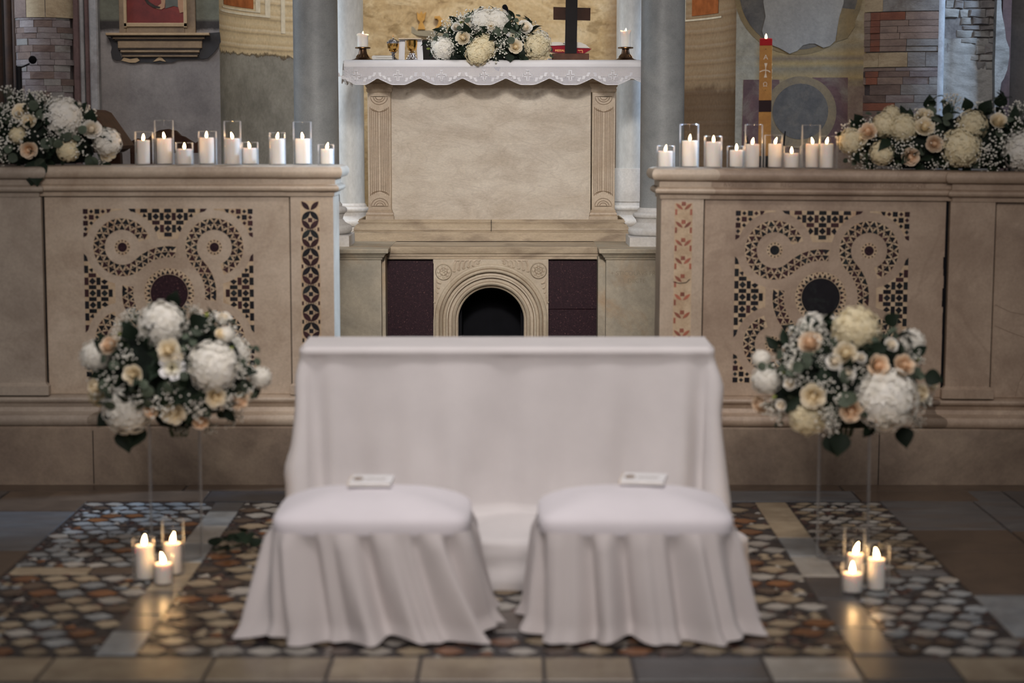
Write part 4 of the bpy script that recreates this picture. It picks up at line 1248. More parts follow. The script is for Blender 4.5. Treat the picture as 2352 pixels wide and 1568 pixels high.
    def free(x, z, m=0):
        if abs(x) > hx_-m or abs(z) > hz_-m: return False
        for sx in (-1, 1):
            for sz in (-1, 1):
                if math.hypot(x-sx*L, z-sz*L) < RO+m: return False
        return math.hypot(x, z) > 124
    def clip(poly):
        cxx = sum(p[0] for p in poly)/len(poly); czz = sum(p[1] for p in poly)/len(poly)
        if not free(cxx, czz, 1): return None
        out = []
        for x, z in poly:
            t = 1.0
            for _ in range(14):
                if free(cxx+(x-cxx)*t, czz+(z-czz)*t, 0): break
                t *= .9
            out.append((cxx+(x-cxx)*t, czz+(z-czz)*t))
        return out
    A_, B_ = 17.4, 10.0; PT = A_+B_
    for side in range(4):
        rot = -PI/2*side; ca, sa = math.cos(rot), math.sin(rot)
        def T2(x, z): return (x*ca-z*sa, x*sa+z*ca)
        # bed for this field
        fan = []
        for i in range(49):
            a = math.radians(90+46*(1-2*i/48))
        zz = hz_
        for jz in range(4):
            for ix in range(-4, 5):
                xm = ix*PT
                rowz = hz_-4.5-jz*PT
                # short row: dark rectangles; tall row: diamonds and dark uprights
                h_ = lambda pts: clip([T2(*p) for p in pts])
                q_ = h_([(xm-A_/2, rowz-B_/2+.3), (xm+A_/2, rowz-B_/2+.3), (xm+A_/2, rowz+B_/2-.3), (xm-A_/2, rowz+B_/2-.3)])
                if q_: piece('mosaic_rectangle', q_)
                rz_ = rowz-B_/2-A_/2
                q_ = h_([(xm-8.3, rz_), (xm, rz_-8.3), (xm+8.3, rz_), (xm, rz_+8.3)])
                if q_: piece('mosaic_diamond', q_, ['dark_tess'])
                xu = xm+PT/2
                q_ = h_([(xu-B_/2+.3, rz_-A_/2), (xu+B_/2-.3, rz_-A_/2), (xu+B_/2-.3, rz_+A_/2), (xu-B_/2+.3, rz_+A_/2)])
                if q_: piece('mosaic_rectangle', q_)
    for sx in (-1, 1):
        for sz in (-1, 1):
            for i in range(5):
                for j in range(5-i):
                    x, z = sx*(hx_-6.5-i*13.4), sz*(hz_-6.5-j*13.4)
                    s_ = 5.6
                    if (i+j) % 2 == 0: q_ = clip([(x-s_,z-s_),(x+s_,z-s_),(x+s_,z+s_),(x-s_,z+s_)])
                    else: q_ = clip([(x-s_*.9,z),(x,z-s_*.9),(x+s_*.9,z),(x,z+s_*.9)])
                    if q_: piece('mosaic_square', q_)
    # pale beds of the fields (fan strips between arc and border)
    for side in range(4):
        rot = -PI/2*side; ca, sa = math.cos(rot), math.sin(rot)
        def T2(x, z): return (x*ca-z*sa, x*sa+z*ca)
        xs = [-74+148*i/40 for i in range(41)]
        def low(x):
            z = 124.0
            for sx in (-1, 1):
                d = RO*RO-(x-sx*L)**2
                if d > 0: z = max(z, L+math.sqrt(d))
            return min(z, hz_)
        for xa_, xb_ in zip(xs, xs[1:]):
            beds.prism([W2(*T2(xa_, low(xa_))), W2(*T2(xb_, low(xb_))), W2(*T2(xb_, hz_+.01)), W2(*T2(xa_, hz_+.01))], y-.0008, y+.004)
    for sx in (-1, 1):
        for sz in (-1, 1):
            n_ = 24
            xs = [L+ (hx_-L)*i/n_ for i in range(n_+1)]
            def lw(x):
                d = RO*RO-(x-L)**2
                return min(hz_, L+math.sqrt(d)) if d > 0 else L
            for xa_, xb_ in zip(xs, xs[1:]):
                if lw(xb_) < L+1: continue
                beds.prism([W2(sx*xa_, sz*lw(xa_)), W2(sx*xb_, sz*lw(xb_)), W2(sx*xb_, sz*(hz_+.01)), W2(sx*xa_, sz*(hz_+.01))], y-.0008, y+.004)
    tag(beds.build('mosaic_bed', bed, parent, smooth=0), kind='stuff')
    tag(chips_.build('mosaic_chips', [MT['dark_tess'], MT['red_tess']], parent, smooth=0, fix=False), kind='stuff')

def lens_pts(cx, cz, L_, w, ang, n_=6):
    pts_ = []
    for i in range(n_+1):
        t = -1+2*i/n_; pts_.append((t*L_, w*(1-t*t)))
    for i in range(1, n_):
        t = 1-2*i/n_; pts_.append((t*L_, -w*(1-t*t)))
    ca, sa = math.cos(ang), math.sin(ang)
    return [(cx+x*ca-z*sa, cz+x*sa+z*ca) for x, z in pts_]

def screen(root, loc_inv, pieces):
    pass

# --- left screen (dark inlay)
kL = 1/ppm(YR, 1.0)
def lx(u, v=680): return X_(u, v, YR)
def lz(v): return Z_(v, YR)
ZT = Z_(380, YR-.05)
zc1, zb1, zb0 = lz(452), lz(905), lz(974)
sl = thing('marble_screen', 'pale marble choir screen whose end pier has a dark petal-shaped inlay strip', 'screen', (lx(400), YR, 0), kind='thing')
def rels(o): return relc(o, sl)
XO = lx(-330)
XE = lx(768)
D0, D1 = YR, YR+.30
rels(MB().rsweep(XO, XE+.03, D0-.075, D1+.03, [(0,0),(0,zb0-.008),(-.012,zb0)]).build('plinth_course', MT['rail_low'], smooth=0))
for u in (222,):
    rels(MB().box(lx(u,1040)-.002, D0-.0765, .01, lx(u,1040)+.002, D0-.07, zb0-.02).build('plinth_joint', MT['dark'], smooth=0))
rels(MB().rsweep(XO, lx(236), D0, D1, base_profile(zb0, zb1)).build('base_moulding', MT['rail_grey'], smooth=.5))  # greyer, darker marble also holds the shade at this outer end
rels(MB().rsweep(lx(236)+.002, XE, D0, D1, base_profile(zb0, zb1)).build('base_moulding', MT['rail'], smooth=.5))
panL = rels(MB().cham(lx(107), D0, zb1, lx(667), D1, zc1, .003).build('inlaid_panel', MT['rail'], smooth=0))
pil = rels(MB().rsweep(XO, lx(103), D0-.03, D1-.01, [(.018,zb1+.001),(.018,zb1+.045),(.004,zb1+.055),(0,zb1+.06),(0,zc1)]).build('pilaster', MT['rail_grey'], smooth=.3))
rels(MB().box(lx(103), D0+.01, zb1, lx(107), D1-.02, zc1).build('panel_joint', MT['dark'], smooth=0))
pierL = rels(MB().rsweep(lx(670), XE, D0-.012, D1, [(.010,zb1+.001),(.010,zb1+.045),(0,zb1+.055),(0,zc1)]).build('end_pier', MT['rail'], smooth=.3))
rels(MB().box(lx(667), D0+.008, zb1, lx(670), D1-.02, zc1).build('panel_joint', MT['dark'], smooth=0))
rels(MB().rsweep(XO, lx(97), D0-.03, D1, screen_profile_cap(ZT-.004)).build('cap_stone', MT['rail_grey'], smooth=.5))
rels(MB().rsweep(lx(101), lx(664), D0-.012, D1, screen_profile_cap(ZT)).build('cap_stone', MT['rail'], smooth=.5))
rels(MB().rsweep(lx(665.5), XE, D0-.014, D1, screen_profile_cap(ZT-.001)).build('cap_stone', MT['rail'], smooth=.5))
mosaic(panL, lx(389), lz(673), kL, D0, 0, 5)
# dark petal strip
MB().box(lx(693), D0-.0132, zb1+.08, lx(737), D0-.005, lz(461)).build('inlay_bed', MT['pale_bed'], pierL, smooth=0)
rr_ = random.Random(9)
px_ = kL; cxp = lx(715); ys0 = D0-.0146; ys1 = D0-.006
i = 0
v = 505.0
chip_b = MB()
while v < 880:
    czp = lz(v); hs = 10.4
    for sx in (-1, 1):
        for sz in (-1, 1):
            mt = MT['dark_tess'] if sz > 0 else MT['red_tess']
            if v < 510 and sz > 0: pass
            MB().prism(lens_pts(cxp+sx*9.6*px_, czp+sz*10.4*px_, 14.4*px_, 6.2*px_, (-sx*sz)*.82), ys0, ys1).build('mosaic_petal', mt, pierL, smooth=0, fix=False)
    MB().prism([(cxp-5*px_, czp-5*px_), (cxp+5*px_, czp-5*px_), (cxp+5*px_, czp+5*px_), (cxp-5*px_, czp+5*px_)], ys0, ys1).build('mosaic_square', rr_.choice([MT['dark_tess'], MT['red_tess']]), pierL, smooth=0, fix=False)
    for sx in (-1, 1):
        MB().prism([(cxp+(sx*18.6-2.2)*px_, czp+(-21.2-4.5)*px_), (cxp+(sx*18.6+2.2)*px_, czp+(-21.2-4.5)*px_), (cxp+(sx*18.6+2.2)*px_, czp+(-21.2+4.5)*px_), (cxp+(sx*18.6-2.2)*px_, czp+(-21.2+4.5)*px_)], ys0, ys1).build('mosaic_rectangle', rr_.choice([MT['dark_tess'], MT['red_tess']]), pierL, smooth=0, fix=False)
        for dx, dz in ((9,0),(4,11),(4,-11),(11,-21),(6,-21)):
            c_ = (cxp+sx*dx*px_, czp+dz*px_)
            chip_b.prism([(c_[0]-1.6*px_, c_[1]-1.3*px_), (c_[0]+1.6*px_, c_[1]-1.3*px_), (c_[0], c_[1]+1.5*px_)], ys0, ys1)
    v += 42.4
for sx in (-1, 1):
    MB().prism(lens_pts(cxp+sx*10.5*px_, lz(472), 13.6*px_, 5.6*px_, sx*.82), ys0, ys1).build('mosaic_petal', MT['red_tess'], pierL, smooth=0, fix=False)
tag(chip_b.build('mosaic_chips', MT['dark_tess'], pierL, smooth=0, fix=False), kind='stuff')

# --- right screen (worn red inlay), sinking slightly towards its far end
TILT = math.radians(.42)
org = Vector((X_(1512, 680, YR), YR, 0))
sr = thing('marble_screen', 'brownish marble choir screen whose end pier has a worn red inlay strip', 'screen', org, (0, TILT, 0), kind='thing')
RI = Matrix.Rotation(-TILT, 4, 'Y')
def rloc(u, v):
    return RI @ (at_y(u, v, YR) - org)
def rx(u, v=680): return rloc(u, v).x
def rzl(v, u=1512): return rloc(u, v).z
ZT2 = (RI @ (at_y(1512, 386, YR-.05) - org)).z
c1, b1, b0 = rzl(457), rzl(908), rzl(975)
XE2 = rx(2600)
MT['rail_r'] = stone('right_rail_marble', C(184,163,142), C(154,133,114), 3.2, C(108,86,72), 1.7, .6, .5, .72, 70, .42, .15, vein=C(112,88,72), vs_=1.2)
d0, d1 = 0.0, .30
MB().rsweep(-.03, XE2, d0-.075, d1+.03, [(0,-.03),(0,b0-.008),(-.012,b0)]).build('plinth_course', MT['rail_low'], sr, smooth=0)
MB().box(rx(2012,1040)-.002, d0-.0765, .01, rx(2012,1040)+.002, d0-.07, b0-.02).build('plinth_joint', MT['dark'], sr, smooth=0)
MB().rsweep(0, rx(2142), d0, d1, base_profile(b0, b1)).build('base_moulding', MT['rail_r'], sr, smooth=.5)
MB().rsweep(rx(2142)+.003, XE2, d0, d1, base_profile(b0, b1)).build('base_moulding', MT['rail_r'], sr, smooth=.5)
pierR = MB().rsweep(0, rx(1612), d0-.012, d1, [(0,b1),(0,c1)]).build('end_pier', MT['rail'], sr, smooth=0)
MB().box(rx(1612), d0+.008, b1, rx(1615), d1-.02, c1).build('panel_joint', MT['dark'], sr, smooth=0)
panR = MB().cham(rx(1615), d0, b1, rx(2168), d1, c1, .003).build('inlaid_panel', MT['rail_r'], sr, smooth=0)
gap = MB()
rg = random.Random(4)
zz = b1
while zz < c1-.02:
    e = zz+rg.uniform(.02,.07); w = rg.uniform(.002,.010) if zz > b1+.3 and zz < c1-.25 else .003
    gap.box(rx(2168)-w, d0-.0015, zz, rx(2168)+.008, d1-.02, min(e, c1)); zz = e
gap.build('broken_joint', MT['dark'], sr, smooth=0)
MB().rsweep(rx(2174), rx(2276), d0-.03, d1-.01, [(.018,b1+.001),(.018,b1+.045),(.004,b1+.055),(0,b1+.06),(0,c1)]).build('pilaster', MT['rail_r'], sr, smooth=.3)
MB().box(rx(2276), d0+.012, b1, rx(2282), d1-.02, c1).build('panel_joint', MT['dark'], sr, smooth=0)
MB().cham(rx(2282), d0+.002, b1, XE2, d1, c1, .003).build('plain_panel', MT['rail_r'], sr, smooth=0)
for pts_ in ([(2286,700),(2320,716),(2400,732)], [(2286,748),(2318,762),(2400,792)], [(2332,912),(2340,880),(2356,850)]):
    MB().tube([(rx(u, v), d0+.0025, rloc(u, v).z) for u, v in pts_], .0016, 5).build('crack', MT['cut'], panR.parent, smooth=1)
MB().rsweep(0, rx(1622), d0-.014, d1, screen_profile_cap(ZT2)).build('cap_stone', MT['rail'], sr, smooth=.5)
capR = MB().rsweep(rx(1624), rx(2178), d0-.012, d1, screen_profile_cap(ZT2-.001)).build('cap_stone', MT['rail_r'], sr, smooth=.5)
MB().rsweep(rx(2180), XE2, d0-.030, d1, screen_profile_cap(ZT2-.004)).build('cap_stone', MT['rail_r'], sr, smooth=.5)
zf = ZT2-.091
for s_, u_, size in (('RVSTICIVS TI', 1702, .031), ('RECI', 1806, .031), ('EC  FECIT PREDEM  OMEAMHICRQVE', 2012, .029)):
    obj('inscription', text_mesh(s_, size, MT['cut']), capR, (rx(u_, 420), d0-.0246, zf+.004), (PI/2,0,0))
pm = rloc(1885, 683)
mosaic(panR, pm.x, pm.z, 1.025/ppm(YR,1.0), d0, 1, 21)
# worn red strip
MB().box(rx(1546), d0-.0132, b1+.08, rx(1587), d0-.005, rloc(1566,466).z).build('inlay_bed', MT['pale_bed'], pierR, smooth=0)
cxp = rx(1566.5); ys0 = d0-.0146; ys1 = d0-.006
rq = random.Random(2)
v = 469.0; i = 0
while v < 880:
    czp = rloc(1566, v).z
    fade = i >= 4
    for sx in (-1, 1):
        if not (fade and rq.random() < .25):
            MB().prism(lens_pts(cxp+sx*10*px_, czp-5*px_, 11*px_, 3.6*px_, sx*.72), ys0, ys1).build('mosaic_petal', MT['worn_red'], pierR, smooth=0, fix=False)
        if not (fade and rq.random() < .35):
            MB().prism([(cxp+(sx*17-2.4)*px_, czp-24*px_), (cxp+(sx*17+2.4)*px_, czp-24*px_), (cxp+(sx*17+2.4)*px_, czp-11*px_), (cxp+(sx*17-2.4)*px_, czp-11*px_)], ys0, ys1).build('mosaic_rectangle', MT['worn_red'], pierR, smooth=0, fix=False)
    MB().prism([(cxp-5*px_, czp-3*px_), (cxp+5*px_, czp-3*px_), (cxp+4.6*px_, czp+6*px_), (cxp-4.6*px_, czp+6*px_)], ys0, ys1).build('mosaic_square', MT['worn_red'], pierR, smooth=0, fix=False)
    v += 41.5; i += 1
MB().tube([(rx(1546,646), ys0, rloc(1546,646).z), (rx(1560,650), ys0, rloc(1560,650).z), (rx(1576,648), ys0, rloc(1576,648).z), (rx(1584,640), ys0, rloc(1584,640).z)], .0018, 5).build('crack', MT['dark'], pierR, smooth=1)
# ------------------------------------------------------------------ candles in glass
def flame_mesh(h, r, lean):
    b = MB()
    prof = [(0,0),(.45,.05),(.85,.18),(1,.32),(.88,.5),(.6,.7),(.3,.88),(.0,1)]
    rows_ = []
    for q_, t in prof:
        rows_.append([(max(q_, .02)*r*math.cos(2*PI*i/10)+lean*t*t*h, max(q_, .02)*r*math.sin(2*PI*i/10), t*h) for i in range(10)])
    b.grid(rows_, True)
    return b.mesh('flame', MT['flame'], 2.0)
FLAMES = [flame_mesh(.034, .0068, l) for l in (0, .18, -.15, .3)]
wickm = MB().tube([(0,0,-.004),(0,0,.004),(.001,0,.009)], .0011, 5).mesh('wick', MT['wick'], 1)
rc = random.Random(12)
def candle(x, y, z, r, h, label, group, fl=None, scale=1.0):
    t = thing('pillar_candle', label, 'candle', (x, y, z), group=group)
    MB().lathe([(r*.97,0),(r,.003),(r,h-.006),(r*.985,h-.002),(r*.93,h),(r*.86,h-.001),(r*.78,h-.006),(r*.3,h-.0085),(.001,h-.009)], n=32, cap1=False).build('wax', MT['wax'], t, smooth=1.0)
    obj('wick', wickm, t, (0,0,h-.007))
    obj('flame', FLAMES[fl if fl is not None else rc.randrange(4)], t, (0,0,h-.002), (0,0,rc.uniform(0,6)), scale)
    return t
def tumbler(x, y, z, r, h, label, group, mat='glass', name='glass_cylinder', cat='glass cylinder', w=.0026):
    b = MB()
    b.lathe([(r*.96,0),(r,.004),(r,h-.002),(r-.0007,h),(r-w,h),(r-w,h-.002),(r-w,.006),(r*.9,.005),(.001,.005)], n=40, cap1=False)
    b.cur = 1
    q = r-w*.5
    b.tube([(q*math.cos(2*PI*i/40), q*math.sin(2*PI*i/40), h) for i in range(40)], w*.45, 6, True)
    o = b.build(name, [MT[mat], MT['glass_rim' if mat == 'glass' else mat]], None, smooth=.9, loc=(x, y, z))
    return tag(o, label, cat, group)

ordn = ['first','second','third','fourth','fifth','sixth','seventh','eighth','ninth']
LC = [(330,29,322,332,43,303),(378,35,317.5,378,45,276.5),(424,34,342,424,41,328),(475,34,316,477.5,43,302),(534.5,34,318,535,40,278.7),(573,33,340,574.5,39,327),(637.5,33,318.5,637.5,38,305),(695.5,34,318.5,695,43,280),(751.5,29,342,749,38,332)]
RCN = [(1528,34,347,1529,42,335),(1584,36,323,1582.5,45,285.5),(1638.5,35,325.7,1637.5,42,313),(1695.5,31,344.7,1689,40,336),(1726,32,331,1730.5,42,286.5),(1781.5,31,330,1776,43,310.6),(1818,33,352,1819.5,41,336.5),(1866,32,330,1862,44,287.5),(1896,31,330,1902,43,313)]
def size_word(hc, gl):
    return gl
def row(data, right):
    n_ = len(data)
    for i, (uc, wc, vt, ug, wg, vg) in enumerate(data):
        y = 9.40 + (.0 if i % 2 == 0 else .105)
        k = 1/ppm(y, 1.55)
        xg = X_(ug, 370, y)
        if right:
            zt = ZT2 - math.tan(TILT)*(xg-org.x)
        else: zt = ZT - .0005
        rg_ = wg/2*k
        rc_ = min(wc/2*k, rg_-.006)
        xc_ = X_(uc, 370, y)
        lim = rg_-.0045-rc_
        xc_ = max(xg-lim, min(xg+lim, xc_))
        gh = at_y(ug, vg, y).z - zt
        ch = at_y(uc, vt, y).z - zt
        screen = 'red-inlaid' if right else 'dark-inlaid'
        end = ordn[i] if right else ordn[n_-1-i]
        tall = 'tall' if gh > .2 else ('short' if gh < .13 else 'middle-height')
        tumbler(xg, y, zt+.0005, rg_, gh, f'{tall} clear glass cylinder, {end} from the altar gap on the {screen} screen', 'candle glasses on the screens')
        candle(xc_, y, zt+.0065, rc_, ch-.006, f'lit white candle inside the {end} glass from altar gap, {screen} screen', 'lit candles on the screens', scale=.95)
row(LC, False)
row(RCN, True)
# floor groups
def floor_candle(uc, vb, wc, vt, ug, wg, vg, lab_c, lab_g, fl):
    p = at_z(ug, vb, TOP)
    y = p.y; k = 1/ppm(y, .1)
    rg_ = wg/2*k; rc_ = min(wc/2*k, rg_-.006)
    xg = p.x
    lim = rg_-.0045-rc_
    xc_ = max(xg-lim, min(xg+lim, X_(uc, vb, y)))
    gh = at_y(ug, vg, y-rg_*.0).z
    ch = at_y(uc, vt, y).z
    tumbler(xg, y, TOP+.0015, rg_, gh-TOP, lab_g, 'floor candle glasses')
    candle(xc_, y, TOP+.007, rc_, ch-TOP-.006, lab_c, 'lit floor candles', fl, 1.35)
floor_candle(333, 1330, 41, 1252, 331, 52, 1238, 'lit floor candle under the bouquet with an anemone, outermost of three', 'glass of the outermost floor candle under the bouquet with an anemone', 1)
floor_candle(398, 1318, 40, 1247, 399, 52, 1196, 'lit floor candle in the tallest glass under the bouquet with an anemone', 'tallest floor candle glass under the bouquet with an anemone', 2)
floor_candle(376, 1341, 39, 1294, 376, 47, 1276, 'shortest lit floor candle, in front of two others, under bouquet with an anemone', 'lowest floor candle glass under the bouquet with an anemone', 1)
floor_candle(1964, 1338, 37, 1272, 1961, 50, 1214, 'lit floor candle in the tallest glass under the bouquet rich in peach roses', 'tallest floor candle glass under the bouquet rich in peach roses', 3)
floor_candle(2012, 1354, 40, 1283, 2016, 53, 1254, 'lit tall floor candle at the outer side under the bouquet rich in peach roses', 'glass of the outer tall floor candle under the bouquet rich in peach roses', 1)
floor_candle(1957, 1360, 44, 1316, 1957, 51, 1296, 'shortest lit floor candle, in front of two, under the bouquet rich in peach roses', 'lowest floor candle glass under the bouquet rich in peach roses', 0)

# ------------------------------------------------------------------ flowers
def petal_patch(b, a0, w, r0, r1, z0, z1, curl, nS=4, nT=4):
    rows_ = []
    for i in range(nT+1):
        t = i/nT
        rr = r0+(r1-r0)*t**.75 + (curl*max(0, t-.7)/.3)
        zz = z0+(z1-z0)*t**1.15 - abs(curl)*.8*max(0, t-.8)/.2
        row_ = []
        for j in range(nS+1):
            s_ = -1+2*j/nS
            ww = w*(.55+.45*math.sin(PI*min(1, t*.9+.12)))
            a = a0+s_*ww
            drop = .14*s_*s_*t*t
            row_.append(((rr-.05*s_*s_*t)*math.cos(a), (rr-.05*s_*s_*t)*math.sin(a), zz-drop))
        rows_.append(row_)
    b.grid(rows_)
def rose_mesh(name, mat, seed, opening=1.0):
    r = random.Random(seed)
    b = MB()
    b.ball((0,0,.05), .30, 8, 5, (1,1,1.9))
    for n_, r0, r1, z0, z1, w, curl in ((3,.05,.20,-.3,.70,1.35,.0),(3,.12,.35,-.35,.74,1.25,.01),(4,.16,.50,-.4,.74,1.0,.02),(5,.18,.66*opening,-.45,.68,.9,.04),(5,.20,.80*opening,-.5,.54,.88,.06),(6,.20,.92*opening,-.5,.34,.80,.08)):
        a = r.uniform(0, 6)
        for i in range(n_):
            petal_patch(b, a+2*PI*i/n_+r.uniform(-.12,.12), w, r0, r1*r.uniform(.94,1.05), z0, z1+r.uniform(-.04,.04), curl)
    return b.mesh(name, mat, 3.0, fix=False)
def hyd_mesh(name, mat, seed, n_=230):
    r = random.Random(seed)
    b = MB()
    b.ball((0,0,0), .82, 12, 8)
    for i in range(n_):
        t = (i+.5)/n_
        ph = math.acos(1-2*t); th = PI*(1+5**.5)*i
        nrm = Vector((math.sin(ph)*math.cos(th), math.sin(ph)*math.sin(th), math.cos(ph)))
        nrm = (nrm + Vector([r.uniform(-.22,.22) for _ in range(3)])).normalized()
        c = nrm*r.uniform(.82, .98)
        q_ = nrm.to_track_quat('Z', 'Y') @ Quaternion((0,0,1), r.uniform(0, 6))
        L_ = r.uniform(.115, .165)
        for k in range(4):
            a = PI/2*k
            d = lambda rr, aa, zz: c + q_ @ Vector((rr*math.cos(aa), rr*math.sin(aa), zz))
            b.add([d(0,0,0), d(L_*.72, a-.55, .045), d(L_, a, .02+r.uniform(0,.03)), d(L_*.72, a+.55, .045)], [(0,1,2),(0,2,3)])
    return b.mesh(name, mat, 1.2, fix=False)
ico = bmesh.new(); bmesh.ops.create_icosphere(ico, subdivisions=1, radius=1.0)
ICO_V = [v_.co.copy() for v_ in ico.verts]; ICO_F = [tuple(v_.index for v_ in f.verts) for f in ico.faces]; ico.free()
def gyp_mesh(seed, n_=34):
    r = random.Random(seed)
    b = MB()
    tips = []
    for i in range(n_):
        d = Vector((r.gauss(0,.5), r.gauss(0,.5), r.uniform(.15, .95)))
        if d.length > 1.15: d *= 1.15/d.length
        tips.append(d)
        b.cur = 1
        b.tube([(0,0,-.8), (d.x*.35, d.y*.35, -.1), d], .010, 3)
        b.cur = 0
        s_ = r.uniform(.055, .088)
        b.add([d+v_*s_*(1 if k % 2 else 1.12) for k, v_ in enumerate(ICO_V)], ICO_F)
    return b.mesh('gypsophila_spray', [MT['gyp'], MT['stem']], 1.2, fix=False)
def leaf_mesh(name, mat, pts, fold=.18, curve=.25):
    """outline pts = half widths along the leaf [(t, w)]"""
    b = MB()
    rows_ = []
    for t, w in pts:
        z_ = -curve*(t-.5)**2*2+curve*.5
        rows_.append([(t, w, z_+fold*w), (t, w*.5, z_+fold*w*.35), (t, 0, z_), (t, -w*.5, z_+fold*w*.35), (t, -w, z_+fold*w)])
    b.grid(rows_)
    b.tube([(-.25,0,-.02),(0,0,.0),(.3,0,pts[1][0]*0+.01)], .015, 4)
    return b.mesh(name, mat, 1.5, fix=False)
RND = [(0,.03),(.08,.26),(.25,.44),(.5,.5),(.75,.42),(.92,.22),(1,.03)]
PNT = [(0,.02),(.12,.15),(.3,.24),(.5,.25),(.7,.18),(.88,.07),(1,.005)]
BRD = [(0,.05),(.1,.30),(.28,.44),(.48,.42),(.7,.27),(.88,.10),(1,.005)]
ROSES = {k: [rose_mesh('rose', MT[k], 10*i+j, o_) for j, o_ in enumerate((1.0, .92, 1.05))] for i, k in enumerate(('rose_cream','rose_peach','rose_white'))}
HYD = {k: [hyd_mesh('hydrangea', MT[k], 40+10*i+j) for j in range(2)] for i, k in enumerate(('hyd_white','hyd_cream'))}
GYP = [gyp_mesh(60+j) for j in range(4)]
EUC = [leaf_mesh('eucalyptus_leaf', MT['euc'], RND, .15, .15), leaf_mesh('eucalyptus_leaf', MT['euc'], RND, -.1, .25)]
LEAF = [leaf_mesh('leaf', MT['leaf'], PNT, .25, .2), leaf_mesh('leaf', MT['leaf'], PNT, .15, .35)]
BROAD = leaf_mesh('broad_leaf', MT['leaf'], BRD, .15, .2)
def lis_mesh():
    b = MB()
    for i in range(5): petal_patch(b, 2*PI*i/5, .70, .10, .95, -.5, .15, .10)
    for i in range(4): petal_patch(b, 2*PI*i/4+.4, .75, .08, .55, -.4, .25, .05)
    b.cur = 1
    b.ball((0,0,-.02), .15, 8, 5)
    return b.mesh('lisianthus', [MT['liz'], MT['wick']], 3.0, fix=False)
LIS = lis_mesh()
BUD = MB().ball((0,0,0), .5, 8, 6, (1,1,1.5)).mesh('flower_bud', MT['bud'], 2)

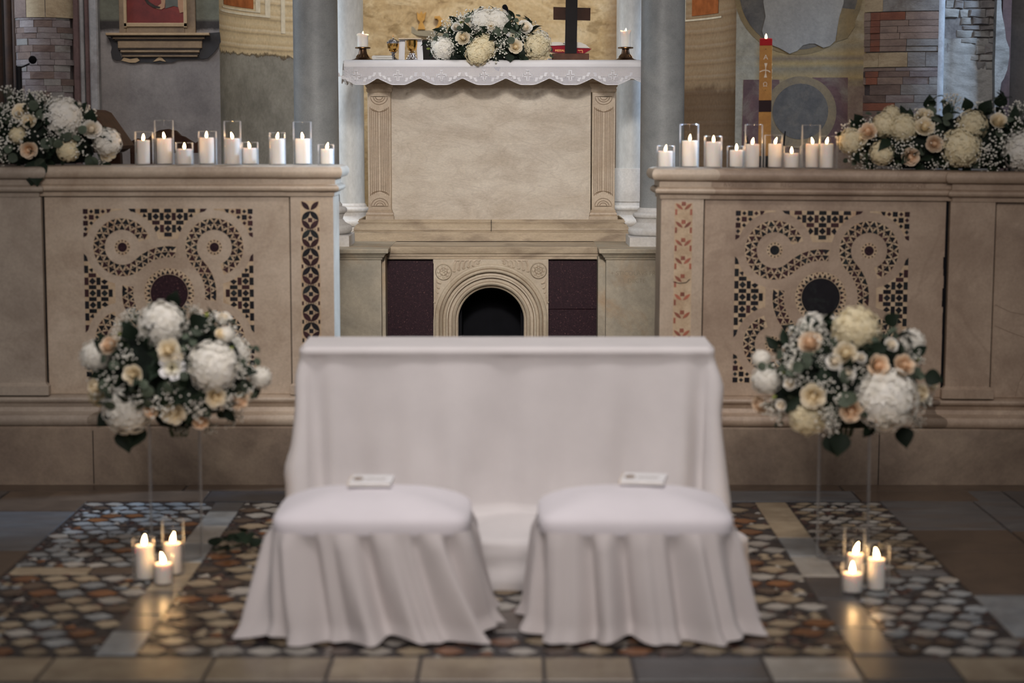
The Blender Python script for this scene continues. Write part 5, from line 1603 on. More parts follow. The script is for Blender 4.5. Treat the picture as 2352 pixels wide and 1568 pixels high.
def arrangement(name, label, cat, y, cu, cv, ru, rv, Ry, base_z, flowers, seed, nleaf=60, neuc=26, ngyp=16, nback=8, core=.80, flat=0.0, group=None, leafs=None, lean=0.0, keep=None):
    r = random.Random(seed)
    c = at_y(cu, cv, y)
    k = 1/ppm(y, c.z)
    Rx, Rz = ru*k, rv*k
    base = Vector((c.x, c.y, base_z))
    root = thing(name, label, cat, base, group=group)
    cl = c-base
    def outward(dx, dz, front=-1):
        nx, nz = dx/Rx, dz/Rz
        q_ = nx*nx+nz*nz
        ny = front*math.sqrt(max(0.0, 1-q_))
        n_ = Vector((nx/Rx, ny/Ry, nz/Rz))
        return Vector((dx, ny*Ry, dz)), n_.normalized()
    def place(nm, me, pos, nrm, s_, spin=None):
        q_ = nrm.to_track_quat('Z', 'Y') @ Quaternion((0,0,1), r.uniform(0, 6.28) if spin is None else spin)
        return obj(nm, me, root, cl+pos, q_, s_)
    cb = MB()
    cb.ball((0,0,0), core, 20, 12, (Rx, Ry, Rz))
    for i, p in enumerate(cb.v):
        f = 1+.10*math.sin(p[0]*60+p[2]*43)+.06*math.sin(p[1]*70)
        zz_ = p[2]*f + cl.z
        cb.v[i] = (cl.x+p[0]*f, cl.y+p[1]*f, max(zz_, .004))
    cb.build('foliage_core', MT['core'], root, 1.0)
    for fl_ in flowers:
        kind, u, v, rp = fl_[:4]
        dx, dz = (u-cu)*k, -(v-cv)*k
        s_ = rp*k
        pos, nrm = outward(dx*.98, dz*.98)
        if kind[:3] in ('hyd', 'ros', 'lis') and (len(fl_) < 5):
            lift = .9*s_*1.12 - (cl.z+dz)
            if lift > 0: dz += lift; pos.z += lift
        if kind.startswith('hyd'):
            if len(fl_) > 4: pos.y += fl_[4]
            pos = pos - nrm*s_*.2
            place('hydrangea', r.choice(HYD[kind]), Vector((dx, min(pos.y, 0)-s_*.05, dz)), nrm, (s_*1.14,)*3)
        elif kind.startswith('rose'):
            n2 = (nrm + Vector((0,-.55,.15))).normalized()
            place('rose', r.choice(ROSES[kind]), Vector((dx, pos.y-s_*.3, dz)), n2, s_*1.15)
        elif kind == 'lis':
            n2 = (nrm + Vector((0,-.8,.2))).normalized()
            place('lisianthus', LIS, Vector((dx, pos.y-s_*.3, dz)), n2, s_*1.1)
        elif kind == 'gyp':
            place('gypsophila_spray', r.choice(GYP), Vector((dx, pos.y, dz)) - nrm*s_*.4, nrm, s_*1.15)
        elif kind == 'euc':
            for q_ in range(fl_[4] if len(fl_) > 4 else 3):
                d2 = (nrm + Vector((r.uniform(-.8,.8), r.uniform(-.9,.1), r.uniform(-.5,.9)))).normalized()
                o = place('eucalyptus_leaf', r.choice(EUC), Vector((dx+r.uniform(-.6,.6)*s_, pos.y-.01-r.uniform(0,.03), dz+r.uniform(-.6,.6)*s_)), d2, s_*r.uniform(.55,.85))
        elif kind == 'leafdown':
            th = fl_[4]
            d = Vector((math.cos(th), -.25, math.sin(th)))
            X = d.normalized(); Zv = Vector((0,-1,.1)); Yv = Zv.cross(X).normalized(); Zv = X.cross(Yv)
            q_ = Matrix((X, Yv, Zv)).transposed().to_quaternion()
            obj('broad_leaf', BROAD, root, cl+Vector((dx, pos.y-.015, dz)), q_, s_)
        elif kind == 'bud':
            place('flower_bud', BUD, Vector((dx, pos.y-.01, dz)), nrm, s_)
    def rand_dir(front):
        while True:
            d = Vector((r.uniform(-1,1), r.uniform(-1,1), r.uniform(-1,1)))
            if .2 < d.length < 1: break
        d.normalize()
        if front and d.y > .25: d.y = -d.y
        return d
    def ok(P): return keep is None or keep(P)
    cnt = 0
    for i in range(nleaf*3):
        if cnt >= nleaf: break
        d = rand_dir(r.random() < .75)
        P = Vector((d.x*Rx, d.y*Ry, d.z*Rz))*r.uniform(.80, .97)
        if P.z+cl.z < .01+flat or not ok(P): continue
        nrm = Vector((d.x/Rx, d.y/Ry, d.z/Rz)).normalized()
        X = (nrm*.55+Vector((r.uniform(-1,1), r.uniform(-1,1), r.uniform(-1,1)))).normalized()
        Yv = nrm.cross(X)
        if Yv.length < .1: continue
        Yv.normalize(); Zv = X.cross(Yv)
        q_ = Matrix((X, Yv, Zv)).transposed().to_quaternion()
        obj('leaf', r.choice(LEAF), root, cl+P, q_, r.uniform(.06,.10)); cnt += 1
    cnt = 0
    for i in range(neuc*4):
        if cnt >= neuc: break
        d = rand_dir(r.random() < .75)
        P = Vector((d.x*Rx, d.y*Ry, d.z*Rz))*r.uniform(.84, .96)
        if P.z+cl.z < .02+flat or not ok(P): continue
        nrm = Vector((d.x/Rx, d.y/Ry, d.z/Rz)).normalized()
        X = (nrm*.8+Vector((r.uniform(-1,1), r.uniform(-1,1), r.uniform(-.4,1)))).normalized()
        Yv = nrm.cross(X)
        if Yv.length < .1: continue
        Yv.normalize(); Zv = X.cross(Yv)
        q_ = Matrix((X, Yv, Zv)).transposed().to_quaternion()
        obj('eucalyptus_leaf', r.choice(EUC), root, cl+P, q_, r.uniform(.034,.052)); cnt += 1
    cnt = 0
    for i in range(ngyp*4):
        if cnt >= ngyp: break
        d = rand_dir(r.random() < .7)
        P = Vector((d.x*Rx, d.y*Ry, d.z*Rz))*r.uniform(.86, .98)
        if P.z+cl.z < .03+flat or not ok(P): continue
        nrm = Vector((d.x/Rx, d.y/Ry, d.z/Rz)).normalized()
        place('gypsophila_spray', r.choice(GYP), P, nrm, r.uniform(.05,.07)); cnt += 1
    for i in range(nback):
        d = rand_dir(False); d.y = abs(d.y)*.8+.3; d.normalize()
        P = Vector((d.x*Rx, d.y*Ry, d.z*Rz))*.92
        if P.z+cl.z < .09+flat: continue
        nrm = Vector((d.x/Rx, d.y/Ry, d.z/Rz)).normalized()
        if i % 2: place('rose', r.choice(ROSES['rose_cream']), P, nrm, .035)
        else: place('hydrangea', r.choice(HYD['hyd_white']), P, nrm, .075)
    return root

YV = 7.66
def vase(u, label):
    x = X_(u, 1150, YV)
    k = 1/ppm(YV, .3)
    top = at_y(u, 965, YV).z
    return tumbler(x, YV, TOP+.001, 60*k, top, label, 'clear flower stands', 'acrylic', 'vase', 'vase', .004), top
# bouquets on the clear stands: a short neck of stems reaches into the vase
vA, topA = vase(404, 'tall clear cylinder vase under the bouquet with an anemone')
vB, topB = vase(1937, 'tall clear cylinder vase under the bouquet rich in peach roses')
LB = [('hyd_white',388,738,50),('hyd_white',508,826,53),('hyd_white',305,946,53),('hyd_white',230,812,34),('hyd_cream',232,905,28),('hyd_white',600,866,24),('hyd_white',528,762,18),
 ('rose_peach',272,784,21),('rose_cream',414,789,23),('rose_cream',336,841,21),('rose_cream',513,894,21),('rose_cream',421,929,25),('rose_cream',234,880,18),('rose_white',515,733,18),('rose_cream',520,760,14),('rose_peach',559,908,22),('rose_peach',471,958,17),('rose_peach',370,924,17),('rose_cream',434,802,12),
 ('lis',423,823,27),
 ('gyp',355,900,30),('gyp',470,905,26),('gyp',545,905,26),('gyp',300,770,26),('gyp',294,735,26),('gyp',318,805,28),('gyp',278,855,28),('gyp',312,720,22),('gyp',415,878,24),('gyp',466,745,28),('gyp',566,842,26),('gyp',415,978,22),('gyp',536,962,26),('gyp',448,712,22),('gyp',350,760,20),('gyp',480,985,20),('gyp',555,780,20),
 ('euc',372,845,40,2),('euc',270,822,34,3),('euc',285,895,38,3),('euc',335,890,34,2),('euc',432,862,34,3),('euc',455,768,32,4),('euc',572,885,36,4),('euc',590,805,26,4),('euc',490,930,28,3),('euc',540,750,24,3),('bud',478,722,9),('bud',545,790,9),('bud',290,760,7),
 ('leafdown',283,985,58,-1.3),('leafdown',320,975,58,-1.9),('leafdown',400,700,40,1.2),('leafdown',452,738,50,.4),('leafdown',330,765,46,2.0),('leafdown',250,950,40,-2.3)]
RB = [('hyd_cream',1951,750,50),('hyd_white',2010,897,65),('hyd_cream',1843,958,40),('hyd_cream',1852,992,32),('hyd_white',1754,866,32),('hyd_white',2088,782,28),('hyd_white',1748,824,20),
 ('rose_peach',1845,778,25),('rose_cream',1917,797,26),('rose_peach',1987,822,24),('rose_peach',2048,824,25),('rose_cream',1846,890,26),('rose_peach',1928,921,26),('rose_peach',1748,928,20),('rose_cream',2090,888,21),('rose_cream',2134,878,15),('rose_peach',2031,991,25),
 ('rose_white',1810,833,16),('rose_white',1799,866,15),('rose_white',1892,814,17),('rose_white',1918,838,18),('rose_white',1951,805,12),('rose_white',1784,918,13),('rose_white',2024,781,15),
 ('gyp',1864,862,28),('gyp',1886,920,22),('gyp',2094,952,26),('gyp',1878,780,24),('gyp',2078,812,24),('gyp',1898,948,20),('gyp',2000,960,20),('gyp',1870,808,18),('gyp',2112,972,18),
 ('euc',1800,828,34,4),('euc',1838,820,34,4),('euc',1900,868,46,3),('euc',1762,838,26,3),('euc',1985,780,26,3),('euc',2095,790,28,5),('euc',2070,840,26,3),('euc',1790,978,20,2),('euc',1850,790,24,3),('bud',1769,902,9),('bud',2092,816,8),('bud',1786,844,8),
 ('leafdown',1890,985,52,-1.2),('leafdown',1915,978,56,-1.75),('leafdown',2066,975,50,-1.4),('leafdown',2030,742,40,.7),('leafdown',2105,850,44,-.3),('leafdown',1975,790,40,.3)]
GB = 'bouquets on clear stands'
for (u0, cv_, ru_, rv_, tz, fl_, lab, sd) in ((408, 850, 190, 128, topA, LB, 'round bouquet of white hydrangeas, roses and one dark-centred anemone on clear vase', 3),
                                   (1940, 872, 192, 138, topB, RB, 'round bouquet of cream hydrangeas and many peach roses on clear vase', 4)):
    rt = arrangement('flower_bouquet', lab, 'bouquet', YV, u0, cv_, ru_, rv_, .27, tz-.03, fl_, sd, 80, 34, 16, 10, .82, .02, GB)
    # stems gathered into the neck of the vase
    st = MB()
    rs = random.Random(sd)
    for i in range(12):
        a = 2*PI*i/12
        st.tube([(.03*math.cos(a), .03*math.sin(a), -.035), (.05*math.cos(a), .05*math.sin(a), .03), (.09*math.cos(a), .09*math.sin(a), .12)], .004, 5)
    st.build('stem_bundle', MT['stem'], rt, 1)
    MB().lathe([(.075,.012),(.092,.035),(.094,.05),(.07,.075)], n=24).build('flower_holder', MT['core'], rt, 1)

YS = 9.46
LR = [('hyd_white',159,271,44),('hyd_white',250,326,30),('hyd_cream',170,344,24),('hyd_cream',60,310,18),
 ('rose_cream',66,259,18),('rose_cream',86,280,16),('rose_white',221,298,21),('rose_cream',246,348,22),('rose_peach',86,343,18),('rose_cream',4,298,16),
 ('gyp',22,212,22),('gyp',58,222,24),('gyp',100,226,24),('gyp',36,258,22),('gyp',10,250,20),('gyp',72,300,26),('gyp',124,332,24),('gyp',14,332,26),('gyp',26,360,20),('gyp',58,284,22),('gyp',125,240,18),('gyp',60,325,20),('gyp',150,312,18),('gyp',235,370,18),('gyp',-20,300,30),
 ('euc',120,272,34,3),('euc',185,330,36,4),('euc',205,364,36,3),('euc',135,350,34,4),('euc',245,392,34,3),('euc',190,312,28,3),('euc',40,345,32,3),('euc',100,245,24,3),
 ('leafdown',218,284,36,1.4),('leafdown',100,366,62,-1.5),('leafdown',96,372,56,-1.7),('leafdown',232,375,46,-1.0),('leafdown',115,275,40,.3)]
arrangement('flower_garland', 'low flower mound on the dark-inlaid screen, one big white hydrangea over gypsophila', 'flower arrangement', YS, 75, 318, 178, 82, .17, ZT+.001, LR, 6, 90, 34, 26, 4, .84)
RR = [('hyd_cream',1950,325,28),('hyd_cream',2023,288,27),('hyd_cream',2063,294,30),('hyd_cream',2016,350,26),('hyd_cream',2190,338,42),('hyd_cream',2217,288,32),('hyd_white',2334,348,44),('hyd_cream',2046,264,20),
 ('rose_peach',1984,304,21),('rose_cream',2111,272,21),('rose_cream',2108,293,20),('rose_peach',2127,330,20),('rose_peach',2077,358,21),('rose_cream',2277,280,18),('rose_cream',1968,318,16),
 ('gyp',1966,352,26),('gyp',1984,378,24),('gyp',2066,334,22),('gyp',2052,380,20),('gyp',2136,378,18),('gyp',2184,246,26),('gyp',2256,336,26),('gyp',2265,250,24),('gyp',2312,264,28),('gyp',2322,288,26),('gyp',2245,355,20),('gyp',1996,280,18),('gyp',2340,250,26),('gyp',2400,290,40),('gyp',2030,340,20),('gyp',2150,320,20),
 ('euc',2130,238,30,3),('euc',2152,226,22,3),('euc',2156,262,34,3),('euc',2158,284,34,3),('euc',2287,228,30,3),('euc',2298,240,26,3),('euc',2222,302,28,2),('euc',2294,290,32,3),('euc',2118,248,22,2),('euc',1984,262,20,2),('euc',2010,258,16,2),('euc',1944,374,18,2),
 ('leafdown',2130,250,34,1.6),('leafdown',2290,246,36,1.4),('gyp',2186,232,24),('gyp',2256,250,22),('leafdown',2244,262,40,1.0),('leafdown',1975,285,30,2.2),('leafdown',2220,255,34,1.9),('leafdown',2090,392,48,-1.4),('leafdown',2130,388,44,-1.8)]
zrr = ZT2 - math.tan(TILT)*(X_(2180,340,YS)-org.x)
arrangement('flower_garland', 'long low flower mound of yellowish hydrangeas on the red-inlaid screen', 'flower arrangement', YS, 2190, 330, 262, 72, .17, zrr+.001, RR, 8, 120, 26, 22, 4, .84)

YT = 11.90
AL = [('hyd_white',1110,52,28),('hyd_white',1142,52,28),('hyd_white',1019,122,26),('hyd_cream',1112,112,28),('hyd_cream',1098,126,26,-.03),('hyd_cream',1232,108,31),('hyd_white',1240,95,22),
 ('rose_cream',1065,90,15),('rose_cream',1127,60,14),('rose_cream',1184,110,14),('rose_white',1050,66,11),('rose_white',1205,66,15),('lis',1178,84,12),('rose_white',1074,62,9),('lis',1125,98,11),
 ('gyp',1044,100,16),('gyp',1068,112,16),('gyp',1156,104,18),('gyp',1148,94,16),('gyp',1106,74,16),('gyp',1170,55,18),('gyp',1083,52,14),('gyp',1030,94,14),('gyp',1200,92,14),('gyp',1086,92,16),('gyp',1160,74,14),('gyp',1090,80,12),
 ('euc',1086,66,24,2),('euc',1138,70,24,2),('euc',1164,78,22,3),('euc',1198,46,18,4),('euc',1182,56,20,3),('euc',1188,78,20,4),('euc',1254,84,20,3),('euc',1018,92,18,3),('euc',1152,40,16,4),('euc',1066,70,16,3),('euc',1260,120,18,2),
 ('bud',1059,54,7),('bud',984,112,6),('leafdown',1174,128,18,-1.7)]
arrangement('flower_centrepiece', 'fan-shaped white flower arrangement lying on the altar cloth', 'flower arrangement', 11.74, 1122, 112, 134, 78, .15, TZ+.001, AL, 10, 80, 24, 18, 4, .80)
# one hydrangea head hangs over the cloth edge
# ------------------------------------------------------------------ things on the altar
TT = TZ + .0008
def tx(u, y=YT): return X_(u, 110, y)
def th(v, y=YT): return Z_(v, y) - TT
ka = 1/ppm(YT, 2.2)
def altar_candle(u, vt, wl, label, cl_):
    x = tx(u)
    t = thing('candlestick', label, 'candlestick', (x, YT-.06, TT), group='altar candlesticks')
    H = .077
    MB().lathe([(.0700,0),(.0720,.003),(.069,.007),(.052,.012),(.044,.018)], n=32).build('foot', MT['bronze'], t)
    MB().lathe([(.044,.018),(.034,.030),(.027,.044),(.023,.060),(.022,.072)], n=32, cap0=False).build('stem', MT['bronze'], t)
    b = MB()
    for i in range(14):
        a = 2*PI*i/14
        b.tube([(.040*math.cos(a), .040*math.sin(a), .022), (.029*math.cos(a), .029*math.sin(a), .040)], [.004,.002], 5)
    b.build('fluting', MT['brass'], t, 1)
    MB().lathe([(.022,.072),(.044,.074),(.047,.076),(.047,.082),(.044,.084),(.0,.083)], n=32, cap1=False).build('drip_pan', MT['brass'], t)
    c = thing('altar_candle', cl_, 'candle', (x, YT-.06, TT+.0845), group='altar candles')
    r = wl/2*ka; h = (Z_(vt, YT-.06)-TT-.0845)
    prof = [(r,0),(r*.98,h*.5),(r*1.0,h*.85),(r*1.14,h*.97),(r*1.12,h),(r*.98,h*.98),(r*.8,h*.9),(.001,h*.88)]
    b = MB().lathe(prof, n=24, cap1=False)
    rq_ = random.Random(int(u))
    for i, p in enumerate(b.v):
        if p[2] > h*.8:
            a = math.atan2(p[1], p[0]); b.v[i] = (p[0], p[1], p[2]+.006*math.sin(2*a+u)*(p[2]-h*.8)/(h*.2))
    b.build('wax', MT['wax'], c, 1.0)
    obj('wick', wickm, c, (0,0,h*.89))
    obj('flame', FLAMES[1], c, (0,0,h*.90), (0,0,1), .8)
altar_candle(835, 79, 25, 'brown bronze candlestick beside the folded towel on the altar', 'lit altar candle with melted flared rim beside the folded towel')
altar_candle(1435.5, 71, 23, 'dark brass candlestick at the cross end of the altar', 'lit altar candle at the cross end of the altar')
# tray, folded towel
tag(MB().cham(tx(856), YT-.10, TT, tx(950), YT+.12, TT+.006, .002).build('tray', MT['bronze'], smooth=0), 'thin dark tray under the folded towel and goblets on the altar', 'tray')
b = MB()
x0, x1 = tx(856), tx(903)
pts_ = []
def rolled(n_=10):
    return [(0,0)] 
prof = [(0,.0075),(.004,.003)]
b.rsweep(x0+.012, x1-.002, YT-.085, YT-.02, [(-.004,TT+.0065),(.002,TT+.0085),(.003,TT+.014),(0,TT+.0185)])
b.rsweep(x0+.010, x1-.004, YT-.083, YT-.02, [(-.004,TT+.019),(.003,TT+.021),(.003,TT+.028),(-.004,TT+.033)])
b.tube([(x0+.012, YT-.085, TT+.020), (x0+.012, YT-.02, TT+.020)], .0128, 14)
tag(b.build('folded_towel', MT['towel'], smooth=.8), 'small white towel folded on the tray beside the silver-lidded goblet', 'towel')
# ciborium with silver lid
xg = tx(903.5); yg = YT-.01
k = ka
zb_ = TT+.0065
t = thing('ciborium', 'gilded goblet with a domed silver lid topped by a tiny cross', 'goblet', (xg, yg, zb_))
def hh(v): return Z_(v, yg)-zb_
MB().lathe([(.036,0),(.037,.003),(.030,.008),(.014,.018),(.009,.026),(.013,.032),(.009,.038),(.012,.044),(.026,hh(120)),(.018,hh(119))], n=28).build('foot', MT['silver'], t)
MB().lathe([(.012,hh(120)),(.026,hh(117)),(.034,hh(111)),(.037,hh(104)),(.037,hh(99))], n=28).build('bowl', MT['gold'], t)
MB().lathe([(.038,hh(100)),(.040,hh(98.5)),(.040,hh(96.5)),(.036,hh(95)),(.026,hh(91.5)),(.012,hh(89.5)),(.004,hh(88)),(.004,hh(86.5)),(.001,hh(86))], n=28).build('lid', MT['silver'], t)
MB().box(-.0015,-.0015,hh(87),.0015,.0015,hh(79.5)).box(-.006,-.0015,hh(84),.006,.0015,hh(82.5)).build('cross_finial', MT['brass'], t, smooth=0)
# chalice, linen strip and stiff cover
xg = tx(946.5); yg = YT+.0
t = thing('chalice', 'gold cup on a chased silver foot under a square white cover', 'goblet', (xg, yg, zb_))
b = MB().lathe([(.040,0),(.041,.003),(.034,.010),(.022,.030),(.015,.048),(.011,hh(118.5))], n=28)
for i in range(9):
    for j in range(3):
        a = 2*PI*i/9+j*.35; zz = .012+j*.013; rr = [.032,.024,.017][j]
        b.ball((rr*math.cos(a), rr*math.sin(a), zz), .0045, 6, 4)
b.build('foot', MT['silver'], t, .8)
MB().lathe([(.008,hh(119)),(.024,hh(116.5)),(.032,hh(111)),(.034,hh(103)),(.035,hh(92.5)),(.033,hh(92.5)),(.032,hh(103)),(.02,hh(115))], n=28, cap1=True).build('cup', MT['gold'], t)
zr = Z_(92.5, yg)
st = MB()
xl_, xr_ = xg-.036, xg+.036
def strip_pts(x, sgn):
    rows_ = []
    for i in range(9):
        t_ = i/8
        z_ = zr+.001-(zr-TT-.006)*t_
        y_ = yg-.008-.012*math.sin(t_*2.2)+(.004*math.sin(t_*7)*sgn)
        rows_.append([(x+sgn*(.003+.012*math.sin(t_*1.6))-.018, y_+.004, z_), (x+sgn*(.003+.012*math.sin(t_*1.6)), y_-.004, z_), (x+sgn*(.003+.012*math.sin(t_*1.6))+.018, y_+.004, z_)])
    return rows_
st.grid(strip_pts(xg-.058, -.35)); st.grid(strip_pts(xg+.040, .7))
st.box(xg-.07, yg-.02, zr+.0006, xg+.056, yg+.02, zr+.0022)
tag(st.build('linen_strip', MT['linen'], smooth=1.2, fix=False), 'narrow white linen strip draped over the gold cup, hanging down both sides', 'cloth')
MB_ = MB().cham(tx(917), yg-.075, zr+.003, tx(969), yg+.075, zr+.0105, .002)
MB_.add([(tx(917), yg-.0755, zr+.004), (tx(969), yg-.0755, zr+.004), (tx(969), yg-.0755, zr+.0052), (tx(917), yg-.0755, zr+.0052)], [(0,1,2,3)])
MT['pall'] = plain('stiff_linen_cover', C(214,194,168), .8, .2, 0, .08)
tag(MB_.build('stiff_cover', MT['pall'], smooth=0), 'square stiff off-white cover lying on top of the gold cup', 'cover')
# microphone behind the flowers
xm, ym = tx(1184, 12.15), 12.15
t = thing('gooseneck_microphone', 'thin black gooseneck microphone rising behind the altar flowers', 'microphone', (xm, ym, TT))
MB().lathe([(.05,0),(.05,.012),(.02,.018),(.008,.03)], n=20).build('base', MT['black'], t)
def rl(u, v): p = at_y(u, v, ym); return (p.x-xm, 0, p.z-TT)
MB().tube([(0,0,.02), rl(1184,70), rl(1176,44), rl(1168,28)], .0035, 6).build('gooseneck', MT['black'], t)
c1_, c2_ = Vector(rl(1168,29)), Vector(rl(1158.5,15))
rows_ = []
ax_ = (c2_-c1_); L_ = ax_.length; ax_.normalize()
MB().tube([c1_+ax_*L_*f for f in (0,.1,.4,.7,1.0,1.18,1.26)], [.005,.007,.011,.0155,.0165,.012,.003], 12).build('windscreen', MT['foam'], t)
# standing cross
yx = 11.80
xx_ = X_(1313, 80, yx)
t = thing('standing_cross', 'dark wooden cross on a flat foot standing on the altar', 'cross', (xx_, yx, TT))
kx = 1/ppm(yx, 2.3)
def bx(u0, v0, u1, v1, y0, y1, nm, mt):
    return MB().cham(X_(u0,80,yx)-xx_, y0, Z_(v1,yx)-TT, X_(u1,80,yx)-xx_, y1, Z_(v0,yx)-TT, .002).build(nm, mt, t, smooth=0)
MB().cham(X_(1268,120,yx)-xx_, -.07, 0, X_(1352,120,yx)-xx_, .09, Z_(124,yx)-TT, .003).build('foot', MT['wood_mid'], t, smooth=0)
p_ = [(1297.5,124),(1324.5,124),(1326,20),(1327.5,-130),(1300.5,-130),(1299,20)]
MB().prism([(X_(u,80,yx)-xx_, Z_(v,yx)-TT) for u, v in p_], -.02, .012).build('upright', MT['wood_black'], t, smooth=0)
p_ = [(1271,16),(1356,18.5),(1355.5,47),(1271,45)]
MB().prism([(X_(u,80,yx)-xx_, Z_(v,yx)-TT) for u, v in p_], -.006, .02).build('crossbar', MT['wood_dark'], t, smooth=0)
# open book on a low stand
yb_ = 12.02
xb_ = X_(1307, 110, yb_)
zs_ = .018
tag(MB().cham(X_(1258,120,yb_), yb_-.10, TT, X_(1352,120,yb_), yb_+.14, TT+zs_, .003).build('book_cushion', MT['linen'], smooth=0), 'low white pad under the open red book', 'pad')
t = thing('open_book', 'open red-bound book with white pages lying behind the cross', 'book', (xb_, yb_, TT+zs_+.0008))
def bz(v): return Z_(v, yb_-.1)-(TT+zs_)
def bu(u): return X_(u,110,yb_-.1)-xb_
for nm, pts_ in (('cover_left', [(1255,106.5),(1300,105),(1306,121),(1282,121),(1262,116)]), ('cover_right', [(1304,109),(1326,110.8),(1359,112),(1342,122.5),(1306,122)])):
    P2 = [(bu(u), max(.0005, bz(v))) for u, v in pts_]
    MB().prism(P2, -.10, .12).build(nm, MT['book_red'], t, smooth=0)
def pages(pts_, nm):
    MB().prism([(bu(u), bz(v)) for u, v in pts_], -.097, .115).build(nm, MT['paper'], t, smooth=0)
pages([(1258,105.5),(1260,99),(1272,96.5),(1288,97),(1300,101),(1300,103.5),(1287,104.5)], 'page_block')
pages([(1310,109),(1308,100),(1318,96.5),(1334,97.5),(1346,103),(1355,110.6),(1335,110.5)], 'page_block')
pages([(1293,101),(1297,95.5),(1303,93),(1307,97),(1307,103)], 'turned_leaf')
MT['gilt'] = plain('gilt_print', C(196,150,84), .4, .5, .4)
b = MB()
for u0, v0, u1, v1 in ((1327,115.5,1338.5,116.3),(1337.7,115.5,1338.5,121.8)):
    b.box(bu(u0), -.1012, bz(v1), bu(u1), -.0995, bz(v0))
b.build('gilt_frame', MT['gilt'], t, smooth=0)
b = MB().tube([(bu(1334+3.0*math.cos(a)), -.1008, bz(119+2.4*math.sin(a))) for a in [math.radians(20+i*30) for i in range(10)]], .0011, 4)
b.build('gilt_ornament', MT['gilt'], t, smooth=1)
o_ = obj('gilt_title', text_mesh('MESSALE', .018, MT['gilt']), t, (bu(1288), -.1008, bz(118.6)), (PI/2,0,0))
# presider's chair behind the altar
yk = 13.55
xk = X_(1046, 110, yk)
t = thing('celebrant_chair', 'black high-backed wooden chair standing behind the altar flowers', 'chair', (xk, yk, Z_(520,YB)-.05))
zc0 = t.location.z
def kz(v): return Z_(v, yk-.25)-zc0
wk = (X_(1128,110,yk)-X_(964,110,yk))/2
tp = kz(83)
back = [(-wk,.0)] + [(-wk, tp-.03), (-wk*.985, tp-.008), (-wk*.93, tp), (-wk*.5, tp-.012), (0, tp-.018), (wk*.5, tp-.012), (wk*.93, tp), (wk*.985, tp-.008), (wk, tp-.03), (wk,.0)]
MB().prism(back, .22, .27).build('backrest', MT['wood_black'], t, smooth=0)
MB().cham(-wk, -.25, .42, wk, .25, .47, .008).build('seat', MT['wood_black'], t, smooth=0)
for sx in (-1, 1):
    MB().cham(sx*(wk-.03)-.03, -.24, 0, sx*(wk-.03)+.03, -.18, .68, .005).build('leg', MT['wood_black'], t, smooth=0)
    MB().cham(sx*(wk-.03)-.035, -.25, .68, sx*(wk-.03)+.035, .22, .72, .006).build('armrest', MT['wood_black'], t, smooth=0)
# red lamp-like mark on the white column is left as veining; paschal candle and its stand behind the red-inlaid screen
yp_ = 10.35
kp = 1/ppm(yp_, 1.9)
pu = lambda u, v=200: X_(u, v, yp_)
xp = pu(1758)
t = thing('paschal_candle_stand', 'black wrought-iron candle stand with leaf sprigs holding the tall square candle', 'candle stand', (xp, yp_, TOP))
zsup = Z_(360, yp_)
MB().lathe([(.16,0),(.165,.02),(.12,.035),(.03,.06),(.018,.1),(.016,zsup-.1),(.05,zsup-.05),(.055,zsup-.015),(.055,zsup)], n=24).build('stem', MT['black'], t)
for i in range(6):
    a = 2*PI*i/6+.3
    p0 = Vector((.05*math.cos(a), .05*math.sin(a), zsup-.03))
    p2 = Vector((.12*math.cos(a), .10*math.sin(a), Z_(303+4*(i % 3), yp_)))
    MB().tube([p0, (p0+p2)/2+Vector((.02*math.cos(a), .02*math.sin(a), -.02)), p2], [.004,.009,.003], 6).build('iron_leaf', MT['black'], t, smooth=1)
c = thing('paschal_candle', 'tall square yellow candle with red top, dark band and white letters', 'candle', (xp, yp_, TOP+zsup+.001), (0,0,math.radians(-8)))
zq = TOP+zsup+.001
hw = 14.2*kp
def pz_(v): return Z_(v, yp_-hw)-zq
MT['bees'] = stone('beeswax', C(196,146,78), C(168,118,62), 12, C(150,104,60), 5, .5, grain=60, rough=.5, bump=.08, spec=.15)
MT['redwax'] = plain('red_wax', C(170,20,28), .5, .12)
MT['dkwax'] = plain('dark_wax', C(40,22,26), .5, .12)
for nm, va, vb, mt in (('wax_foot',358,257,'bees'),('dark_band',257,230.5,'dkwax'),('wax_body',230.5,104.5,'bees'),('red_top',104.5,88,'redwax')):
    MB().rsweep(-hw, hw, -hw, hw, [(-.002,max(0,pz_(va))),(0,max(0,pz_(va))+.001),(0,pz_(vb)-.0005),(-.002,pz_(vb))] if nm != 'red_top' else [(-.001,pz_(va)),(0,pz_(va)+.001),(0,pz_(vb)-.004),(-.004,pz_(vb)),(-.008,pz_(vb)-.001),(-.016,pz_(vb)-.006)]).build(nm, MT[mt], c, smooth=.4)
obj('wick', wickm, c, (0,0,pz_(90)-.002)); obj('flame', FLAMES[0], c, (0,0,pz_(90)), None, .85)
MT['wletter'] = plain('pale_wax_letter', C(226,212,190), .45, .4)
def onp(u, v): return (( u-1759)*kp, -hw-.001, pz_(v))
o_ = obj('letter_alpha', text_mesh('A', .036, MT['wletter'], .001), c, onp(1759,136.5), (PI/2,0,0))
o_ = obj('letter_omega', text_mesh('\u03a9', .032, MT['wletter'], .001), c, onp(1758.5,198.5), (PI/2,0,0))
b = MB()
q_ = lambda u, v: ((u-1759)*kp, pz_(v))
